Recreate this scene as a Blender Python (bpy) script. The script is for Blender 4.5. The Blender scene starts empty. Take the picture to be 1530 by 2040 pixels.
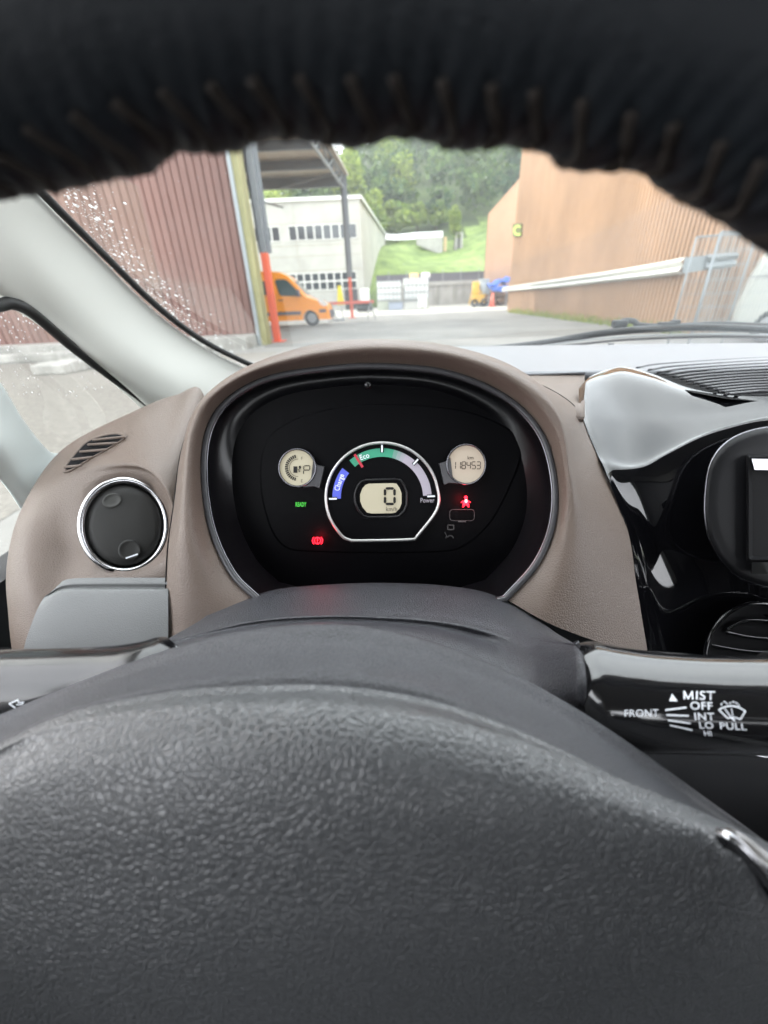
import bpy, bmesh, math, random
import numpy as np
from mathutils import Vector, Matrix
from mathutils.bvhtree import BVHTree
S = bpy.context.scene
rnd = random.Random(7)
R = math.radians

# ------------------------------------------------------------------ camera
EYE = Vector((0, 0, 1.15))
FPX = 800.0
pit, rol = R(28.04), R(2.5)
cf = Vector((0, math.cos(pit), -math.sin(pit)))
cu = Vector((0, math.sin(pit), math.cos(pit)))
cr = Vector((1, 0, 0))
cu2 = cu*math.cos(rol) + cr*math.sin(rol)
cr2 = cr*math.cos(rol) - cu*math.sin(rol)
cam = bpy.data.cameras.new('camera')
camo = bpy.data.objects.new('camera', cam)
S.collection.objects.link(camo)
M = Matrix((cr2, cu2, -cf)).transposed().to_4x4()
M.translation = EYE
camo.matrix_world = M
cam.sensor_fit = 'HORIZONTAL'
cam.sensor_width = 36
cam.lens = 36*FPX/1530
cam.clip_start = 0.005
cam.clip_end = 3000
cam.dof.use_dof = True
cam.dof.focus_distance = 0.33
cam.dof.aperture_fstop = 7.0
S.camera = camo

# ------------------------------------------------------------------ sky, sun, exposure
SUN_AZ = math.atan2(-0.85, 0.52)      # angle from +Y towards +X
SUN_EL = R(28)
w = bpy.data.worlds.new('World')
S.world = w
w.use_nodes = True
nt = w.node_tree
nt.nodes.clear()
sky = nt.nodes.new('ShaderNodeTexSky')
sky.sky_type = 'NISHITA'
sky.sun_disc = False
sky.sun_elevation = SUN_EL
sky.sun_rotation = SUN_AZ
sky.dust_density = 4
sky.air_density = 1.2
tcn = nt.nodes.new('ShaderNodeTexCoord')
nz = nt.nodes.new('ShaderNodeTexNoise'); nz.inputs['Scale'].default_value = 2.2; nz.inputs['Detail'].default_value = 6
mpn = nt.nodes.new('ShaderNodeMapping'); mpn.inputs['Scale'].default_value = (1, 1, 2.5)
rmp = nt.nodes.new('ShaderNodeValToRGB')
rmp.color_ramp.elements[0].position = .36; rmp.color_ramp.elements[0].color = (.72, .72, .72, 1)
rmp.color_ramp.elements[1].position = .62; rmp.color_ramp.elements[1].color = (.95, .95, .95, 1)
mxn = nt.nodes.new('ShaderNodeMixRGB'); mxn.inputs[2].default_value = (13.0, 13.3, 13.8, 1)
bgn = nt.nodes.new('ShaderNodeBackground'); bgn.inputs[1].default_value = 0.15
out = nt.nodes.new('ShaderNodeOutputWorld')
L = nt.links.new
L(tcn.outputs['Generated'], mpn.inputs[0]); L(mpn.outputs[0], nz.inputs[0]); L(nz.outputs[0], rmp.inputs[0])
L(rmp.outputs[0], mxn.inputs[0]); L(sky.outputs[0], mxn.inputs[1]); L(mxn.outputs[0], bgn.inputs[0]); L(bgn.outputs[0], out.inputs[0])
sl = bpy.data.lights.new('sun', 'SUN')
sl.energy = 2.2; sl.angle = R(0.5); sl.color = (1, .93, .82)
so = bpy.data.objects.new('sun', sl)
S.collection.objects.link(so)
sd = Vector((math.sin(SUN_AZ)*math.cos(SUN_EL), math.cos(SUN_AZ)*math.cos(SUN_EL), math.sin(SUN_EL)))
so.rotation_euler = sd.to_track_quat('Z', 'Y').to_euler()
so.location = (0, 0, 40)
S.view_settings.view_transform = 'Standard'
S.view_settings.look = 'None'
S.view_settings.exposure = 1.5
S.view_settings.gamma = 1
S.cycles.use_denoising = True
S.cycles.max_bounces = 8
S.cycles.transparent_max_bounces = 16
S.cycles.sample_clamp_indirect = 6
S.cycles.caustics_reflective = False
S.cycles.caustics_refractive = False

# ------------------------------------------------------------------ helpers
def D(px, py): return cf + cr2*((px-765)/FPX) + cu2*((1020-py)/FPX)
def P(px, py, d): return EYE + D(px, py)*d            # point seen at px,py, d metres ahead
def G(px, py, z=0.0):
    v = D(px, py); return EYE + v*((z-EYE.z)/v.z)
def RP(px, py, p0, n):                                # ray meets plane
    v = D(px, py); n = Vector(n); return EYE + v*((Vector(p0)-EYE).dot(n)/v.dot(n))
def W(x, y, z): return Vector((x, y, z+EYE.z))

def cr_spline(pts, n, closed=False):
    pts = [np.array(p, float) for p in pts]
    m = len(pts)
    seg = m if closed else m-1
    res = []
    for i in range(n):
        t = i/(n if closed else n-1)*seg
        k = min(int(t), seg-1); f = t-k
        def g(j):
            if closed: return pts[j % m]
            if j < 0: return 2*pts[0]-pts[1]
            if j >= m: return 2*pts[-1]-pts[-2]
            return pts[j]
        a, b, c, d = g(k-1), g(k), g(k+1), g(k+2)
        res.append(.5*((2*b)+(c-a)*f+(2*a-5*b+4*c-d)*f*f+(3*b-a-3*c+d)*f**3))
    return res

def mesh_obj(name, verts, faces, mat, parent=None, smooth=True, solid=None, bevel=None, sub=0):
    me = bpy.data.meshes.new(name)
    off = parent_loc(parent)
    me.from_pydata([tuple(Vector(v)-off) for v in verts], [], faces)
    me.validate()
    if smooth: me.shade_smooth()
    me.materials.append(mat)
    o = bpy.data.objects.new(name, me)
    S.collection.objects.link(o)
    if parent: o.parent = parent
    if sub:
        m = o.modifiers.new('sub', 'SUBSURF'); m.levels = m.render_levels = sub
    if solid:
        m = o.modifiers.new('solid', 'SOLIDIFY'); m.thickness = solid[0]; m.offset = solid[1] if len(solid) > 1 else 0
    if bevel:
        m = o.modifiers.new('bevel', 'BEVEL'); m.width = bevel; m.segments = 2; m.limit_method = 'ANGLE'; m.harden_normals = False
    return o
def parent_loc(p):
    l = Vector((0, 0, 0))
    while p:
        l += p.location; p = p.parent
    return l
def thing(name, label, cat, loc, group=None):
    o = bpy.data.objects.new(name, None); S.collection.objects.link(o)
    o.location = loc; o.empty_display_size = .1
    tag(o, label, cat, group); return o
def tag(o, label, cat, group=None, kind=None):
    o['label'] = label; o['category'] = cat
    if group: o['group'] = group
    if kind: o['kind'] = kind
    return o

class MB:
    def __init__(s): s.v = []; s.f = []
    def add(s, verts, faces):
        b = len(s.v); s.v += [Vector(q) for q in verts]; s.f += [tuple(b+i for i in f) for f in faces]
    def box(s, lo, hi, rot=None, at=None):
        x0, y0, z0 = lo; x1, y1, z1 = hi
        vs = [Vector(q) for q in ((x0,y0,z0),(x1,y0,z0),(x1,y1,z0),(x0,y1,z0),(x0,y0,z1),(x1,y0,z1),(x1,y1,z1),(x0,y1,z1))]
        if rot is not None: vs = [rot @ q for q in vs]
        if at is not None: vs = [q+Vector(at) for q in vs]
        s.add(vs, [(0,3,2,1),(4,5,6,7),(0,1,5,4),(1,2,6,5),(2,3,7,6),(3,0,4,7)])
    def beam(s, a, b, wd, ht=None, up=(0,0,1)):
        a, b = Vector(a), Vector(b); ht = ht or wd
        d = (b-a).normalized(); sx = d.cross(Vector(up))
        if sx.length < 1e-4: sx = d.cross(Vector((0,1,0)))
        sx.normalize(); sy = sx.cross(d)
        q = [sx*i*wd/2+sy*j*ht/2 for i, j in ((-1,-1),(1,-1),(1,1),(-1,1))]
        s.add([a+k for k in q]+[b+k for k in q], [(0,3,2,1),(4,5,6,7),(0,1,5,4),(1,2,6,5),(2,3,7,6),(3,0,4,7)])
    def tube(s, pts, r, n=8, closed=False, flat=1.0, nrm=None):
        pts = [Vector(q) for q in pts]; m = len(pts)
        rs = r if hasattr(r, '__len__') else [r]*m
        base = len(s.v); ref = Vector(nrm) if nrm is not None else None
        pn = None
        for i in range(m):
            a = pts[(i-1) % m] if (closed or i > 0) else pts[0]
            b = pts[(i+1) % m] if (closed or i < m-1) else pts[-1]
            t = (b-a).normalized()
            if ref is not None: n1 = (ref - t*ref.dot(t)).normalized()
            else:
                if pn is None: pn = t.orthogonal().normalized()
                pn = (pn - t*pn.dot(t)).normalized(); n1 = pn
            n2 = t.cross(n1)
            for k in range(n):
                th = 2*math.pi*k/n
                s.v.append(pts[i]+(n1*math.cos(th)*flat+n2*math.sin(th))*rs[i])
        for i in range(m if closed else m-1):
            j = (i+1) % m
            for k in range(n):
                l = (k+1) % n
                s.f.append((base+i*n+k, base+i*n+l, base+j*n+l, base+j*n+k))
        if not closed:
            s.f.append(tuple(base+k for k in range(n))[::-1]); s.f.append(tuple(base+(m-1)*n+k for k in range(n)))
    def cyl(s, a, b, r0, r1=None, n=20):
        s.tube([a, b], [r0, r1 if r1 is not None else r0], n)
    def build(s, name, mat, parent=None, smooth=False, **k): return mesh_obj(name, s.v, s.f, mat, parent, smooth, **k)

def grid_faces(nu, nv, cu_=False):
    f = []
    for j in range(nv-1):
        for i in range(nu if cu_ else nu-1):
            k = (i+1) % nu
            f.append((j*nu+i, j*nu+k, (j+1)*nu+k, (j+1)*nu+i))
    return f
def loft(name, curves, nu, nv, mat, parent=None, closed=False, solid=None, flip=False):
    """curves: lists of (px,py,depth)"""
    cs = [cr_spline(c, nu, closed) for c in curves]
    cols = [cr_spline([cs[k][i] for k in range(len(cs))], nv) for i in range(nu)]
    vs = [P(*cols[i][j]) for j in range(nv) for i in range(nu)]
    fs = grid_faces(nu, nv, closed)
    if flip: fs = [f[::-1] for f in fs]
    return mesh_obj(name, vs, fs, mat, parent, True, solid)
def loft_smooth(name, curves, nu, nv, mat, parent, its):
    cs = [cr_spline(c, nu) for c in curves]
    g = np.array([cr_spline([cs[k][i] for k in range(len(cs))], nv) for i in range(nu)])   # nu,nv,3
    k0 = max(1, nu//14)
    d = g[:, :, 2].copy()
    for k_ in range(its*3):
        n = d.copy(); n[1:-1, :] = .5*d[1:-1, :]+.25*(d[2:, :]+d[:-2, :])
        if k_ % 3 == 0: n[:, 1:-1] = .5*n[:, 1:-1]+.25*(n[:, 2:]+n[:, :-2])
        d = n
    g[:, :, 2] = d
    return mesh_obj(name, [P(*g[i, j]) for j in range(nv) for i in range(nu)], grid_faces(nu, nv), mat, parent, True)
def bvh_of(o):
    off = parent_loc(o.parent)
    return BVHTree.FromPolygons([v.co+off for v in o.data.vertices], [tuple(p.vertices) for p in o.data.polygons])
def on_surface(bvh, lift=0.0003):
    def m(px, py):
        d = D(px, py).normalized()
        h = bvh.ray_cast(EYE, d)
        if h[0] is None: return None
        return h[0] - d*lift
    return m
def flat2d(name, polys, mp, mat, parent, thick=None):
    """polys of px points -> n-gons through the mapping mp"""
    vs, fs = [], []
    for pl in polys:
        b = len(vs); q = [mp(*p) for p in pl]
        if any(k is None for k in q): continue
        vs += q; fs.append(tuple(range(b, b+len(q))))
    return mesh_obj(name, vs, fs, mat, parent, False, solid=(thick, 0) if thick else None)
def strip(pts, wd):
    """px polyline -> quads of width wd"""
    res = []
    for a, b in zip(pts[:-1], pts[1:]):
        dx, dy = b[0]-a[0], b[1]-a[1]; l = math.hypot(dx, dy) or 1
        nx, ny = -dy/l*wd/2, dx/l*wd/2; ex, ey = dx/l*wd*.2, dy/l*wd*.2
        res.append([(a[0]-ex+nx, a[1]-ey+ny), (b[0]+ex+nx, b[1]+ey+ny), (b[0]+ex-nx, b[1]+ey-ny), (a[0]-ex-nx, a[1]-ey-ny)])
    return res
def ell(cx, cy, rx, ry, n=40, a0=0, a1=360, rot=0):
    c, s_ = math.cos(R(rot)), math.sin(R(rot)); res = []
    for i in range(n):
        t = R(a0+(a1-a0)*i/n); x, y = rx*math.cos(t), -ry*math.sin(t)
        res.append((cx+x*c+y*s_, cy-x*s_+y*c))
    return res
def text(name, body, px, py, size, mp, mat, parent, align='LEFT', rot=0, sx=1.0, bold=0, shear=0):
    c = bpy.data.curves.new('t', 'FONT'); c.body = body; c.size = 1; c.align_x = align; c.offset = bold; c.resolution_u = 4; c.space_character = 1.06
    o = bpy.data.objects.new('t', c); S.collection.objects.link(o)
    me = bpy.data.meshes.new_from_object(o)
    bpy.data.objects.remove(o); bpy.data.curves.remove(c)
    k, s_ = math.cos(R(rot)), math.sin(R(rot))
    off = parent_loc(parent); ok = True
    for v in me.vertices:
        x, y = v.co.x*size*sx+v.co.y*size*shear, v.co.y*size
        q = mp(px + x*k - y*s_, py - (x*s_ + y*k))
        if q is None: ok = False; q = EYE+Vector((0, 0, -5))
        v.co = q-off
    me.name = name; me.materials.clear(); me.materials.append(mat)
    ob = bpy.data.objects.new(name, me); S.collection.objects.link(ob); ob.parent = parent
    return ob

# ------------------------------------------------------------------ materials
def mat(name, col, rough=.6, metal=0, spec=.5, grain=None, noise=None, emit=None, coat=0, var=None, bumpn=None, alpha=None):
    """grain=(cell m, strength) leather; bumpn=(scale,strength,dist); var=(scale, dark factor, colour2)"""
    m = bpy.data.materials.new(name); m.use_nodes = True
    t = m.node_tree; b = t.nodes['Principled BSDF']
    b.inputs['Base Color'].default_value = (*col, 1); b.inputs['Roughness'].default_value = rough
    b.inputs['Metallic'].default_value = metal; b.inputs['Specular IOR Level'].default_value = spec
    b.inputs['Coat Weight'].default_value = coat; b.inputs['Coat Roughness'].default_value = .03
    tc = t.nodes.new('ShaderNodeTexCoord')
    if var:
        n = t.nodes.new('ShaderNodeTexNoise'); n.inputs['Scale'].default_value = var[0]; n.inputs['Detail'].default_value = 8; n.inputs['Roughness'].default_value = .65
        mp = t.nodes.new('ShaderNodeMapping'); mp.inputs['Scale'].default_value = var[3] if len(var) > 3 else (1, 1, 1)
        r = t.nodes.new('ShaderNodeValToRGB'); r.color_ramp.elements[0].position = .3; r.color_ramp.elements[1].position = .7
        r.color_ramp.elements[0].color = (*[c*var[1] for c in col], 1); r.color_ramp.elements[1].color = (*var[2], 1)
        t.links.new(tc.outputs['Object'], mp.inputs[0]); t.links.new(mp.outputs[0], n.inputs[0]); t.links.new(n.outputs[0], r.inputs[0]); t.links.new(r.outputs[0], b.inputs['Base Color'])
    last = None
    if grain:
        v = t.nodes.new('ShaderNodeTexVoronoi'); v.feature = 'DISTANCE_TO_EDGE'; v.inputs['Scale'].default_value = 1/grain[0]
        nn = t.nodes.new('ShaderNodeTexNoise'); nn.inputs['Scale'].default_value = .35/grain[0]; nn.inputs['Detail'].default_value = 0
        mx = t.nodes.new('ShaderNodeVectorMath'); mx.operation = 'MULTIPLY_ADD'; mx.inputs[1].default_value = (grain[0]*.5,)*3
        t.links.new(tc.outputs['Object'], nn.inputs[0]); t.links.new(nn.outputs['Color'], mx.inputs[0]); t.links.new(tc.outputs['Object'], mx.inputs[2]); t.links.new(mx.outputs[0], v.inputs['Vector'])
        rr = t.nodes.new('ShaderNodeMapRange'); rr.inputs['From Max'].default_value = .22; rr.interpolation_type = 'SMOOTHSTEP'
        t.links.new(v.outputs['Distance'], rr.inputs['Value'])
        bp = t.nodes.new('ShaderNodeBump'); bp.inputs['Strength'].default_value = grain[1]; bp.inputs['Distance'].default_value = grain[0]*.36
        t.links.new(rr.outputs[0], bp.inputs['Height']); last = bp
    if bumpn:
        n2 = t.nodes.new('ShaderNodeTexNoise'); n2.inputs['Scale'].default_value = bumpn[0]; n2.inputs['Detail'].default_value = 3
        b2 = t.nodes.new('ShaderNodeBump'); b2.inputs['Strength'].default_value = bumpn[1]; b2.inputs['Distance'].default_value = bumpn[2]
        t.links.new(tc.outputs['Object'], n2.inputs[0]); t.links.new(n2.outputs[0], b2.inputs['Height'])
        if last: t.links.new(last.outputs[0], b2.inputs['Normal'])
        last = b2
    if last: t.links.new(last.outputs[0], b.inputs['Normal'])
    if emit:
        b.inputs['Emission Color'].default_value = (*emit[0], 1); b.inputs['Emission Strength'].default_value = emit[1]
    return m
def glass_mat(name, veil, gloss=.06, tint=(1, 1, 1), dirt=None):
    m = bpy.data.materials.new(name); m.use_nodes = True; t = m.node_tree; t.nodes.clear()
    o = t.nodes.new('ShaderNodeOutputMaterial'); tr = t.nodes.new('ShaderNodeBsdfTransparent'); tr.inputs[0].default_value = (*tint, 1)
    gl = t.nodes.new('ShaderNodeBsdfGlossy'); gl.inputs['Roughness'].default_value = .01
    df = t.nodes.new('ShaderNodeBsdfTranslucent'); df.inputs[0].default_value = (.9, .9, .9, 1)
    a = t.nodes.new('ShaderNodeMixShader'); b = t.nodes.new('ShaderNodeMixShader')
    fr = t.nodes.new('ShaderNodeFresnel'); fr.inputs[0].default_value = 1.3
    mu = t.nodes.new('ShaderNodeMath'); mu.operation = 'MULTIPLY'; mu.inputs[1].default_value = gloss*10
    t.links.new(fr.outputs[0], mu.inputs[0]); t.links.new(mu.outputs[0], a.inputs[0])
    t.links.new(tr.outputs[0], a.inputs[1]); t.links.new(gl.outputs[0], a.inputs[2])
    b.inputs[0].default_value = veil
    if dirt:
        tc = t.nodes.new('ShaderNodeTexCoord'); n = t.nodes.new('ShaderNodeTexNoise'); n.inputs['Scale'].default_value = 9; n.inputs['Detail'].default_value = 6
        r = t.nodes.new('ShaderNodeMapRange'); r.inputs['From Min'].default_value = .35; r.inputs['From Max'].default_value = .75
        r.inputs['To Min'].default_value = veil; r.inputs['To Max'].default_value = dirt
        t.links.new(tc.outputs['Object'], n.inputs[0]); t.links.new(n.outputs[0], r.inputs[0]); t.links.new(r.outputs[0], b.inputs[0])
    t.links.new(a.outputs[0], b.inputs[1]); t.links.new(df.outputs[0], b.inputs[2]); t.links.new(b.outputs[0], o.inputs[0])
    return m
def glow(name, col, s): return mat(name, (0.02, 0.02, 0.02), .5, emit=(col, s))
def leafmat(name, c1, c2):
    m = bpy.data.materials.new(name); m.use_nodes = True; t = m.node_tree; b = t.nodes['Principled BSDF']
    g = t.nodes.new('ShaderNodeNewGeometry'); n = t.nodes.new('ShaderNodeTexNoise'); n.inputs['Scale'].default_value = .12; n.inputs['Detail'].default_value = 2
    ad = t.nodes.new('ShaderNodeMath'); ad.operation = 'MULTIPLY_ADD'; ad.inputs[1].default_value = .35
    r = t.nodes.new('ShaderNodeValToRGB'); r.color_ramp.elements[0].position = .45; r.color_ramp.elements[1].position = .85
    r.color_ramp.elements[0].color = (*c1, 1); r.color_ramp.elements[1].color = (*c2, 1)
    t.links.new(g.outputs['Position'], n.inputs[0]); t.links.new(g.outputs['Random Per Island'], ad.inputs[0]); t.links.new(n.outputs[0], ad.inputs[2])
    t.links.new(ad.outputs[0], r.inputs[0]); t.links.new(r.outputs[0], b.inputs['Base Color'])
    b.inputs['Roughness'].default_value = .6; b.inputs['Specular IOR Level'].default_value = .2
    tl = t.nodes.new('ShaderNodeBsdfTranslucent'); t.links.new(r.outputs[0], tl.inputs[0]); mx = t.nodes.new('ShaderNodeMixShader'); mx.inputs[0].default_value = .35
    o = t.nodes['Material Output']; t.links.new(b.outputs[0], mx.inputs[1]); t.links.new(tl.outputs[0], mx.inputs[2]); t.links.new(mx.outputs[0], o.inputs[0])
    return m

m_brown = mat('brown grained plastic', (.143, .108, .088), .45, grain=(.0022, .32))
m_hub = mat('black hub leather', (.068, .071, .075), .38, spec=.9, grain=(.0026, .42))
m_hubband = mat('dark textured plastic', (.045, .046, .054), .42, bumpn=(1100, 1, .0009), var=(900, .55, (.085, .086, .095)))  # pale speckles in the colour imitate sparkle off the texture
m_rim = mat('black soft leather', (.0065, .0095, .0135), .6, spec=.4, bumpn=(900, .6, .0006))  # blue cast puts the sky's sheen into the black
m_thread = mat('brown lacing thread', (.020, .015, .012), .85)
m_shroud = mat('charcoal grained plastic', (.038, .039, .046), .38, bumpn=(900, 1, .0009), var=(800, .6, (.07, .071, .08)))
m_stalk = mat('satin black stalk plastic', (.008, .008, .009), .13, spec=.8, coat=.55)
m_stalk2 = mat('matt black plastic', (.007, .007, .008), .42, spec=.2)
m_gloss = mat('piano black plastic', (.004, .004, .005), .03, spec=.5, coat=.45)
m_black = mat('matt black', (.006, .006, .007), .8, spec=.15)
m_bowl = mat('dark bowl plastic', (.004, .004, .005), .3, spec=.5)
m_face = mat('dial black', (.0015, .0015, .0022), .45, spec=.1)
m_disc = mat('vent flap charcoal', (.035, .035, .033), .5, bumpn=(1500, .3, .0002))
m_dimple = mat('vent flap dimple grey', (.075, .075, .07), .5)
m_chrome = mat('satin chrome', (.62, .62, .64), .18, metal=1)
m_dchrome = mat('dark chrome', (.20, .20, .22), .25, metal=1)
m_pocket = mat('grey fascia plastic', (.125, .130, .130), .5, bumpn=(900, .8, .0005))
m_pillar = mat('grey beige trim', (.56, .56, .52), .62, bumpn=(700, .15, .0003))
m_trimg = mat('pale grey trim', (.50, .54, .53), .6)
m_seal = mat('black rubber seal', (.008, .008, .008), .6)
m_dash = mat('grey dash shelf', (.19, .195, .21), .45, bumpn=(900, .3, .0003))
m_lcd = mat('lcd panel', (.35, .33, .25), .4, emit=((.72, .64, .44), .13))
m_lcd2 = mat('lcd panel pinkish', (.38, .34, .28), .4, emit=((.74, .60, .46), .13))
m_ink = mat('lcd ink', (.004, .004, .004), .6)
m_ink2 = mat('lcd dim ink', (.05, .045, .04), .6)
m_white = mat('white print', (.75, .78, .82), .5, emit=((.8, .85, .95), .12))
m_dimprint = mat('grey dim print', (.08, .08, .08), .5)
m_blue = mat('dial blue', (.10, .13, .62), .5, emit=((.10, .13, .75), .09))
m_green = mat('dial green', (.05, .32, .20), .5, emit=((.05, .38, .22), .08))
m_lav = mat('dial grey lilac', (.42, .38, .44), .5, emit=((.5, .45, .55), .06))
m_red = glow('warning red', (1, .008, .02), 3.2)
m_redcore = glow('warning red core', (1, .35, .35), 1.5)
m_needle = glow('needle red', (.9, .03, .08), .25)
m_grn = glow('ready green', (.06, .75, .05), .35)
m_glass = glass_mat('windscreen glass', .003, .022, (.97, .99, .98), .010)
m_qglass = glass_mat('quarter glass', .010, .012, (.97, .99, .98), .02)

# ------------------------------------------------------------------ ground and hills
def sheet(name, pts, z, mat_, kind='structure'):
    o = mesh_obj(name, [(x, y, z) for x, y in pts], [tuple(range(len(pts)))], mat_, smooth=False); o['kind'] = kind; return o
m_asph = mat('worn asphalt', (.17, .165, .155), .85, var=(.35, .72, (.24, .23, .21)), bumpn=(30, .5, .02))
m_yard = mat('pale dusty yard', (.33, .31, .27), .9, var=(.2, .8, (.42, .40, .35)))
m_grass = mat('meadow grass', (.12, .21, .035), .9, var=(.45, .5, (.24, .32, .08)), bumpn=(3, 1, .3))
m_soil = mat('hillside soil', (.07, .08, .03), .95, var=(.1, .6, (.10, .14, .04)))
sheet('ground', [(-200, -60), (200, -60), (200, 400), (-200, 400)], -.02, m_soil)
sheet('road', [(-60, -40), (60, -40), (60, 34), (-60, 34)], 0, m_asph)
m_gravel = mat('sun-toned gravel', (.16, .145, .125), .95, var=(14, .6, (.23, .21, .18)), bumpn=(90, .4, .01))  # warm tone put into the gravel in place of sunlight on it
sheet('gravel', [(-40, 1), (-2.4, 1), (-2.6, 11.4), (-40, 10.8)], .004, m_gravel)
sheet('yard', [(-60, 34), (60, 34), (60, 66), (-60, 66)], 0.0, m_yard)

def hill_z(x, y):
    if y < 64: return 3.0*max(0, (y-61)/3)
    b = 3.0 + (y-64)*.27 if y < 94 else 11.1
    b += .7*math.sin(x*.21+y*.1)+.5*math.sin(x*.37-y*.22)
    b += max(0, 6-abs(y-84)*.35)*max(0, min(1, (x-22)/12))*.25
    if y > 94:
        t = y-94
        b += t*.455*(1 - .0006*t) * (1+.45*math.tanh((x-14)/30))
    return b
hv, nx, ny = [], 90, 90
for j in range(ny):
    y = 61.2 + 240*(j/(ny-1))**1.3
    for i in range(nx):
        x = -150+300*i/(nx-1); hv.append((x, y, hill_z(x, y)-.1))
o = mesh_obj('hillside', hv, grid_faces(nx, ny), m_grass); o['kind'] = 'structure'
m_wfloor = mat('woodland floor', (.045, .075, .02), .95, var=(.15, .5, (.09, .13, .03)))
o.data.materials.append(m_wfloor)
for p_ in o.data.polygons:
    c_ = p_.center
    if c_.y > 96+4*math.sin(c_.x*.3) + max(0, c_.x-14)*.4: p_.material_index = 1

# ------------------------------------------------------------------ foliage
def leaf_cloud(cx, cy, cz, rx, ry, rz, n, size, r_, seedy=0):
    """numpy quads spread through a few lumps"""
    rs = np.random.RandomState(seedy)
    nl = 9
    lc = rs.normal(size=(nl, 3)); lc /= np.linalg.norm(lc, axis=1)[:, None]; lc *= rs.uniform(.25, .68, (nl, 1))
    lr = rs.uniform(.30, .52, nl)
    k = rs.randint(0, nl, n)
    p = rs.normal(size=(n, 3)); p /= np.linalg.norm(p, axis=1)[:, None]; p *= (rs.uniform(.35, 1, (n, 1))**.5)
    p = (lc[k]+p*lr[k][:, None])*np.array([rx, ry, rz])+np.array([cx, cy, cz])
    a = rs.normal(size=(n, 3)); a /= np.linalg.norm(a, axis=1)[:, None]
    b = np.cross(a, rs.normal(size=(n, 3))); b /= np.linalg.norm(b, axis=1)[:, None]
    s = size*rs.uniform(.6, 1.3, (n, 1))
    q = np.stack([p-a*s-b*s*.6, p+a*s*.3-b*s, p+a*s+b*s*.5, p-a*s*.4+b*s], 1)
    return q.reshape(-1, 3)
def quads_mesh(name, vs):
    me = bpy.data.meshes.new(name); n = len(vs)//4
    me.vertices.add(len(vs)); me.vertices.foreach_set('co', vs.astype(np.float32).ravel())
    me.loops.add(len(vs)); me.loops.foreach_set('vertex_index', np.arange(len(vs), dtype=np.int32))
    me.polygons.add(n); me.polygons.foreach_set('loop_start', np.arange(n, dtype=np.int32)*4)
    me.update(calc_edges=True); return me
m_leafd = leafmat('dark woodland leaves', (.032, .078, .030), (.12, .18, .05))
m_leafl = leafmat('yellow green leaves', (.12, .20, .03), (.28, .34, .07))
m_bark = mat('bark', (.09, .07, .05), .9)
wood_d, wood_tr = [], MB()
rr_ = random.Random(3); k = 0
for row in range(17):
    y = 100+row*7.5
    for i in range(26):
        x = -42 + i*(5.4+row*.42) + rr_.uniform(-2, 2) - row*3
        yy = y+rr_.uniform(-3, 3)
        vx = x/yy
        if vx < -.36 or vx > .46: continue
        z = hill_z(x, yy); h = rr_.uniform(9, 15) * (1 if row else .75); rr = rr_.uniform(3.2, 5.2)
        k += 1
        wood_d.append(leaf_cloud(x, yy, z+h*.58, rr, rr, h*.46, 300 if row < 8 else 200, .42 if row < 6 else .6, rr_, k))
        if row < 3: wood_tr.cyl((x, yy, z-.5), (x+.2, yy, z+h*.6), .28, .1, 6)
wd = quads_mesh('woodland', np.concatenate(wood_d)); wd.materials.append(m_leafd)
wo = bpy.data.objects.new('woodland', wd); S.collection.objects.link(wo); wo['kind'] = 'stuff'
tag(wo, 'dense green wood covering the steep hillside behind the yard', 'woodland', kind='stuff')
def tree(px, py_base, y, h, rx, label, m, n=1500, sz=.3, grp='trees at the foot of the wood', name='broadleaf_tree'):
    v = D(px, py_base); t = y/v.y; x = v.x*t
    z = hill_z(x, y)-.2
    e = thing(name, label, 'tree', (x, y, z), grp)
    tb = MB(); tb.tube([(x, y, z), (x+.1, y, z+h*.35), (x-.1, y, z+h*.75)], [.22, .15, .05], 8)
    for q in range(5):
        a = rnd.uniform(0, 6.28); zz = z+h*rnd.uniform(.3, .6)
        tb.tube([(x, y, zz), (x+math.cos(a)*rx*.6, y+math.sin(a)*rx*.6, zz+h*.18)], [.08, .02], 5)
    tb.build('trunk', m_bark, e, True)
    me = quads_mesh('crown', leaf_cloud(0, 0, h*.56, rx, rx, h*.46, n, sz, rnd, int(px)+int(h*10)))
    me.materials.append(m); c = bpy.data.objects.new('crown', me); S.collection.objects.link(c); c.parent = e
    return e
tree(905, 500, 88, 7.5, 1.3, 'slim pale green young tree between the two concrete posts', m_leafl, name='young_tree')
tree(712, 470, 96, 15, 4.2, 'tall yellow green tree just right of the steel post top', m_leafl)
tree(748, 470, 93, 10, 3.6, 'yellow green tree over the corner of the cream building', m_leafl)
tree(790, 465, 96, 7, 3.6, 'low bright green tree above the left end of the white sheeting', m_leafl)
tree(830, 462, 97, 5.5, 3.2, 'low bright green tree above the middle of the white sheeting', m_leafl)
tree(868, 470, 97, 5, 2.8, 'rounded green bush above the right end of the white sheeting', m_leafl)
tree(800, 430, 108, 14, 4.0, 'tall lime green tree rising out of the wood left of centre', m_leafl)
tree(775, 400, 118, 15, 4.0, 'lime green tree high on the hillside under the sky gap', m_leafl)
tree(555, 400, 90, 12, 5.0, 'yellow green tree showing above the cream building roof at left', m_leafl)
tree(620, 400, 90, 11, 5.0, 'green tree showing above the cream building roof under the canopy', m_leafd)

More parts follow.
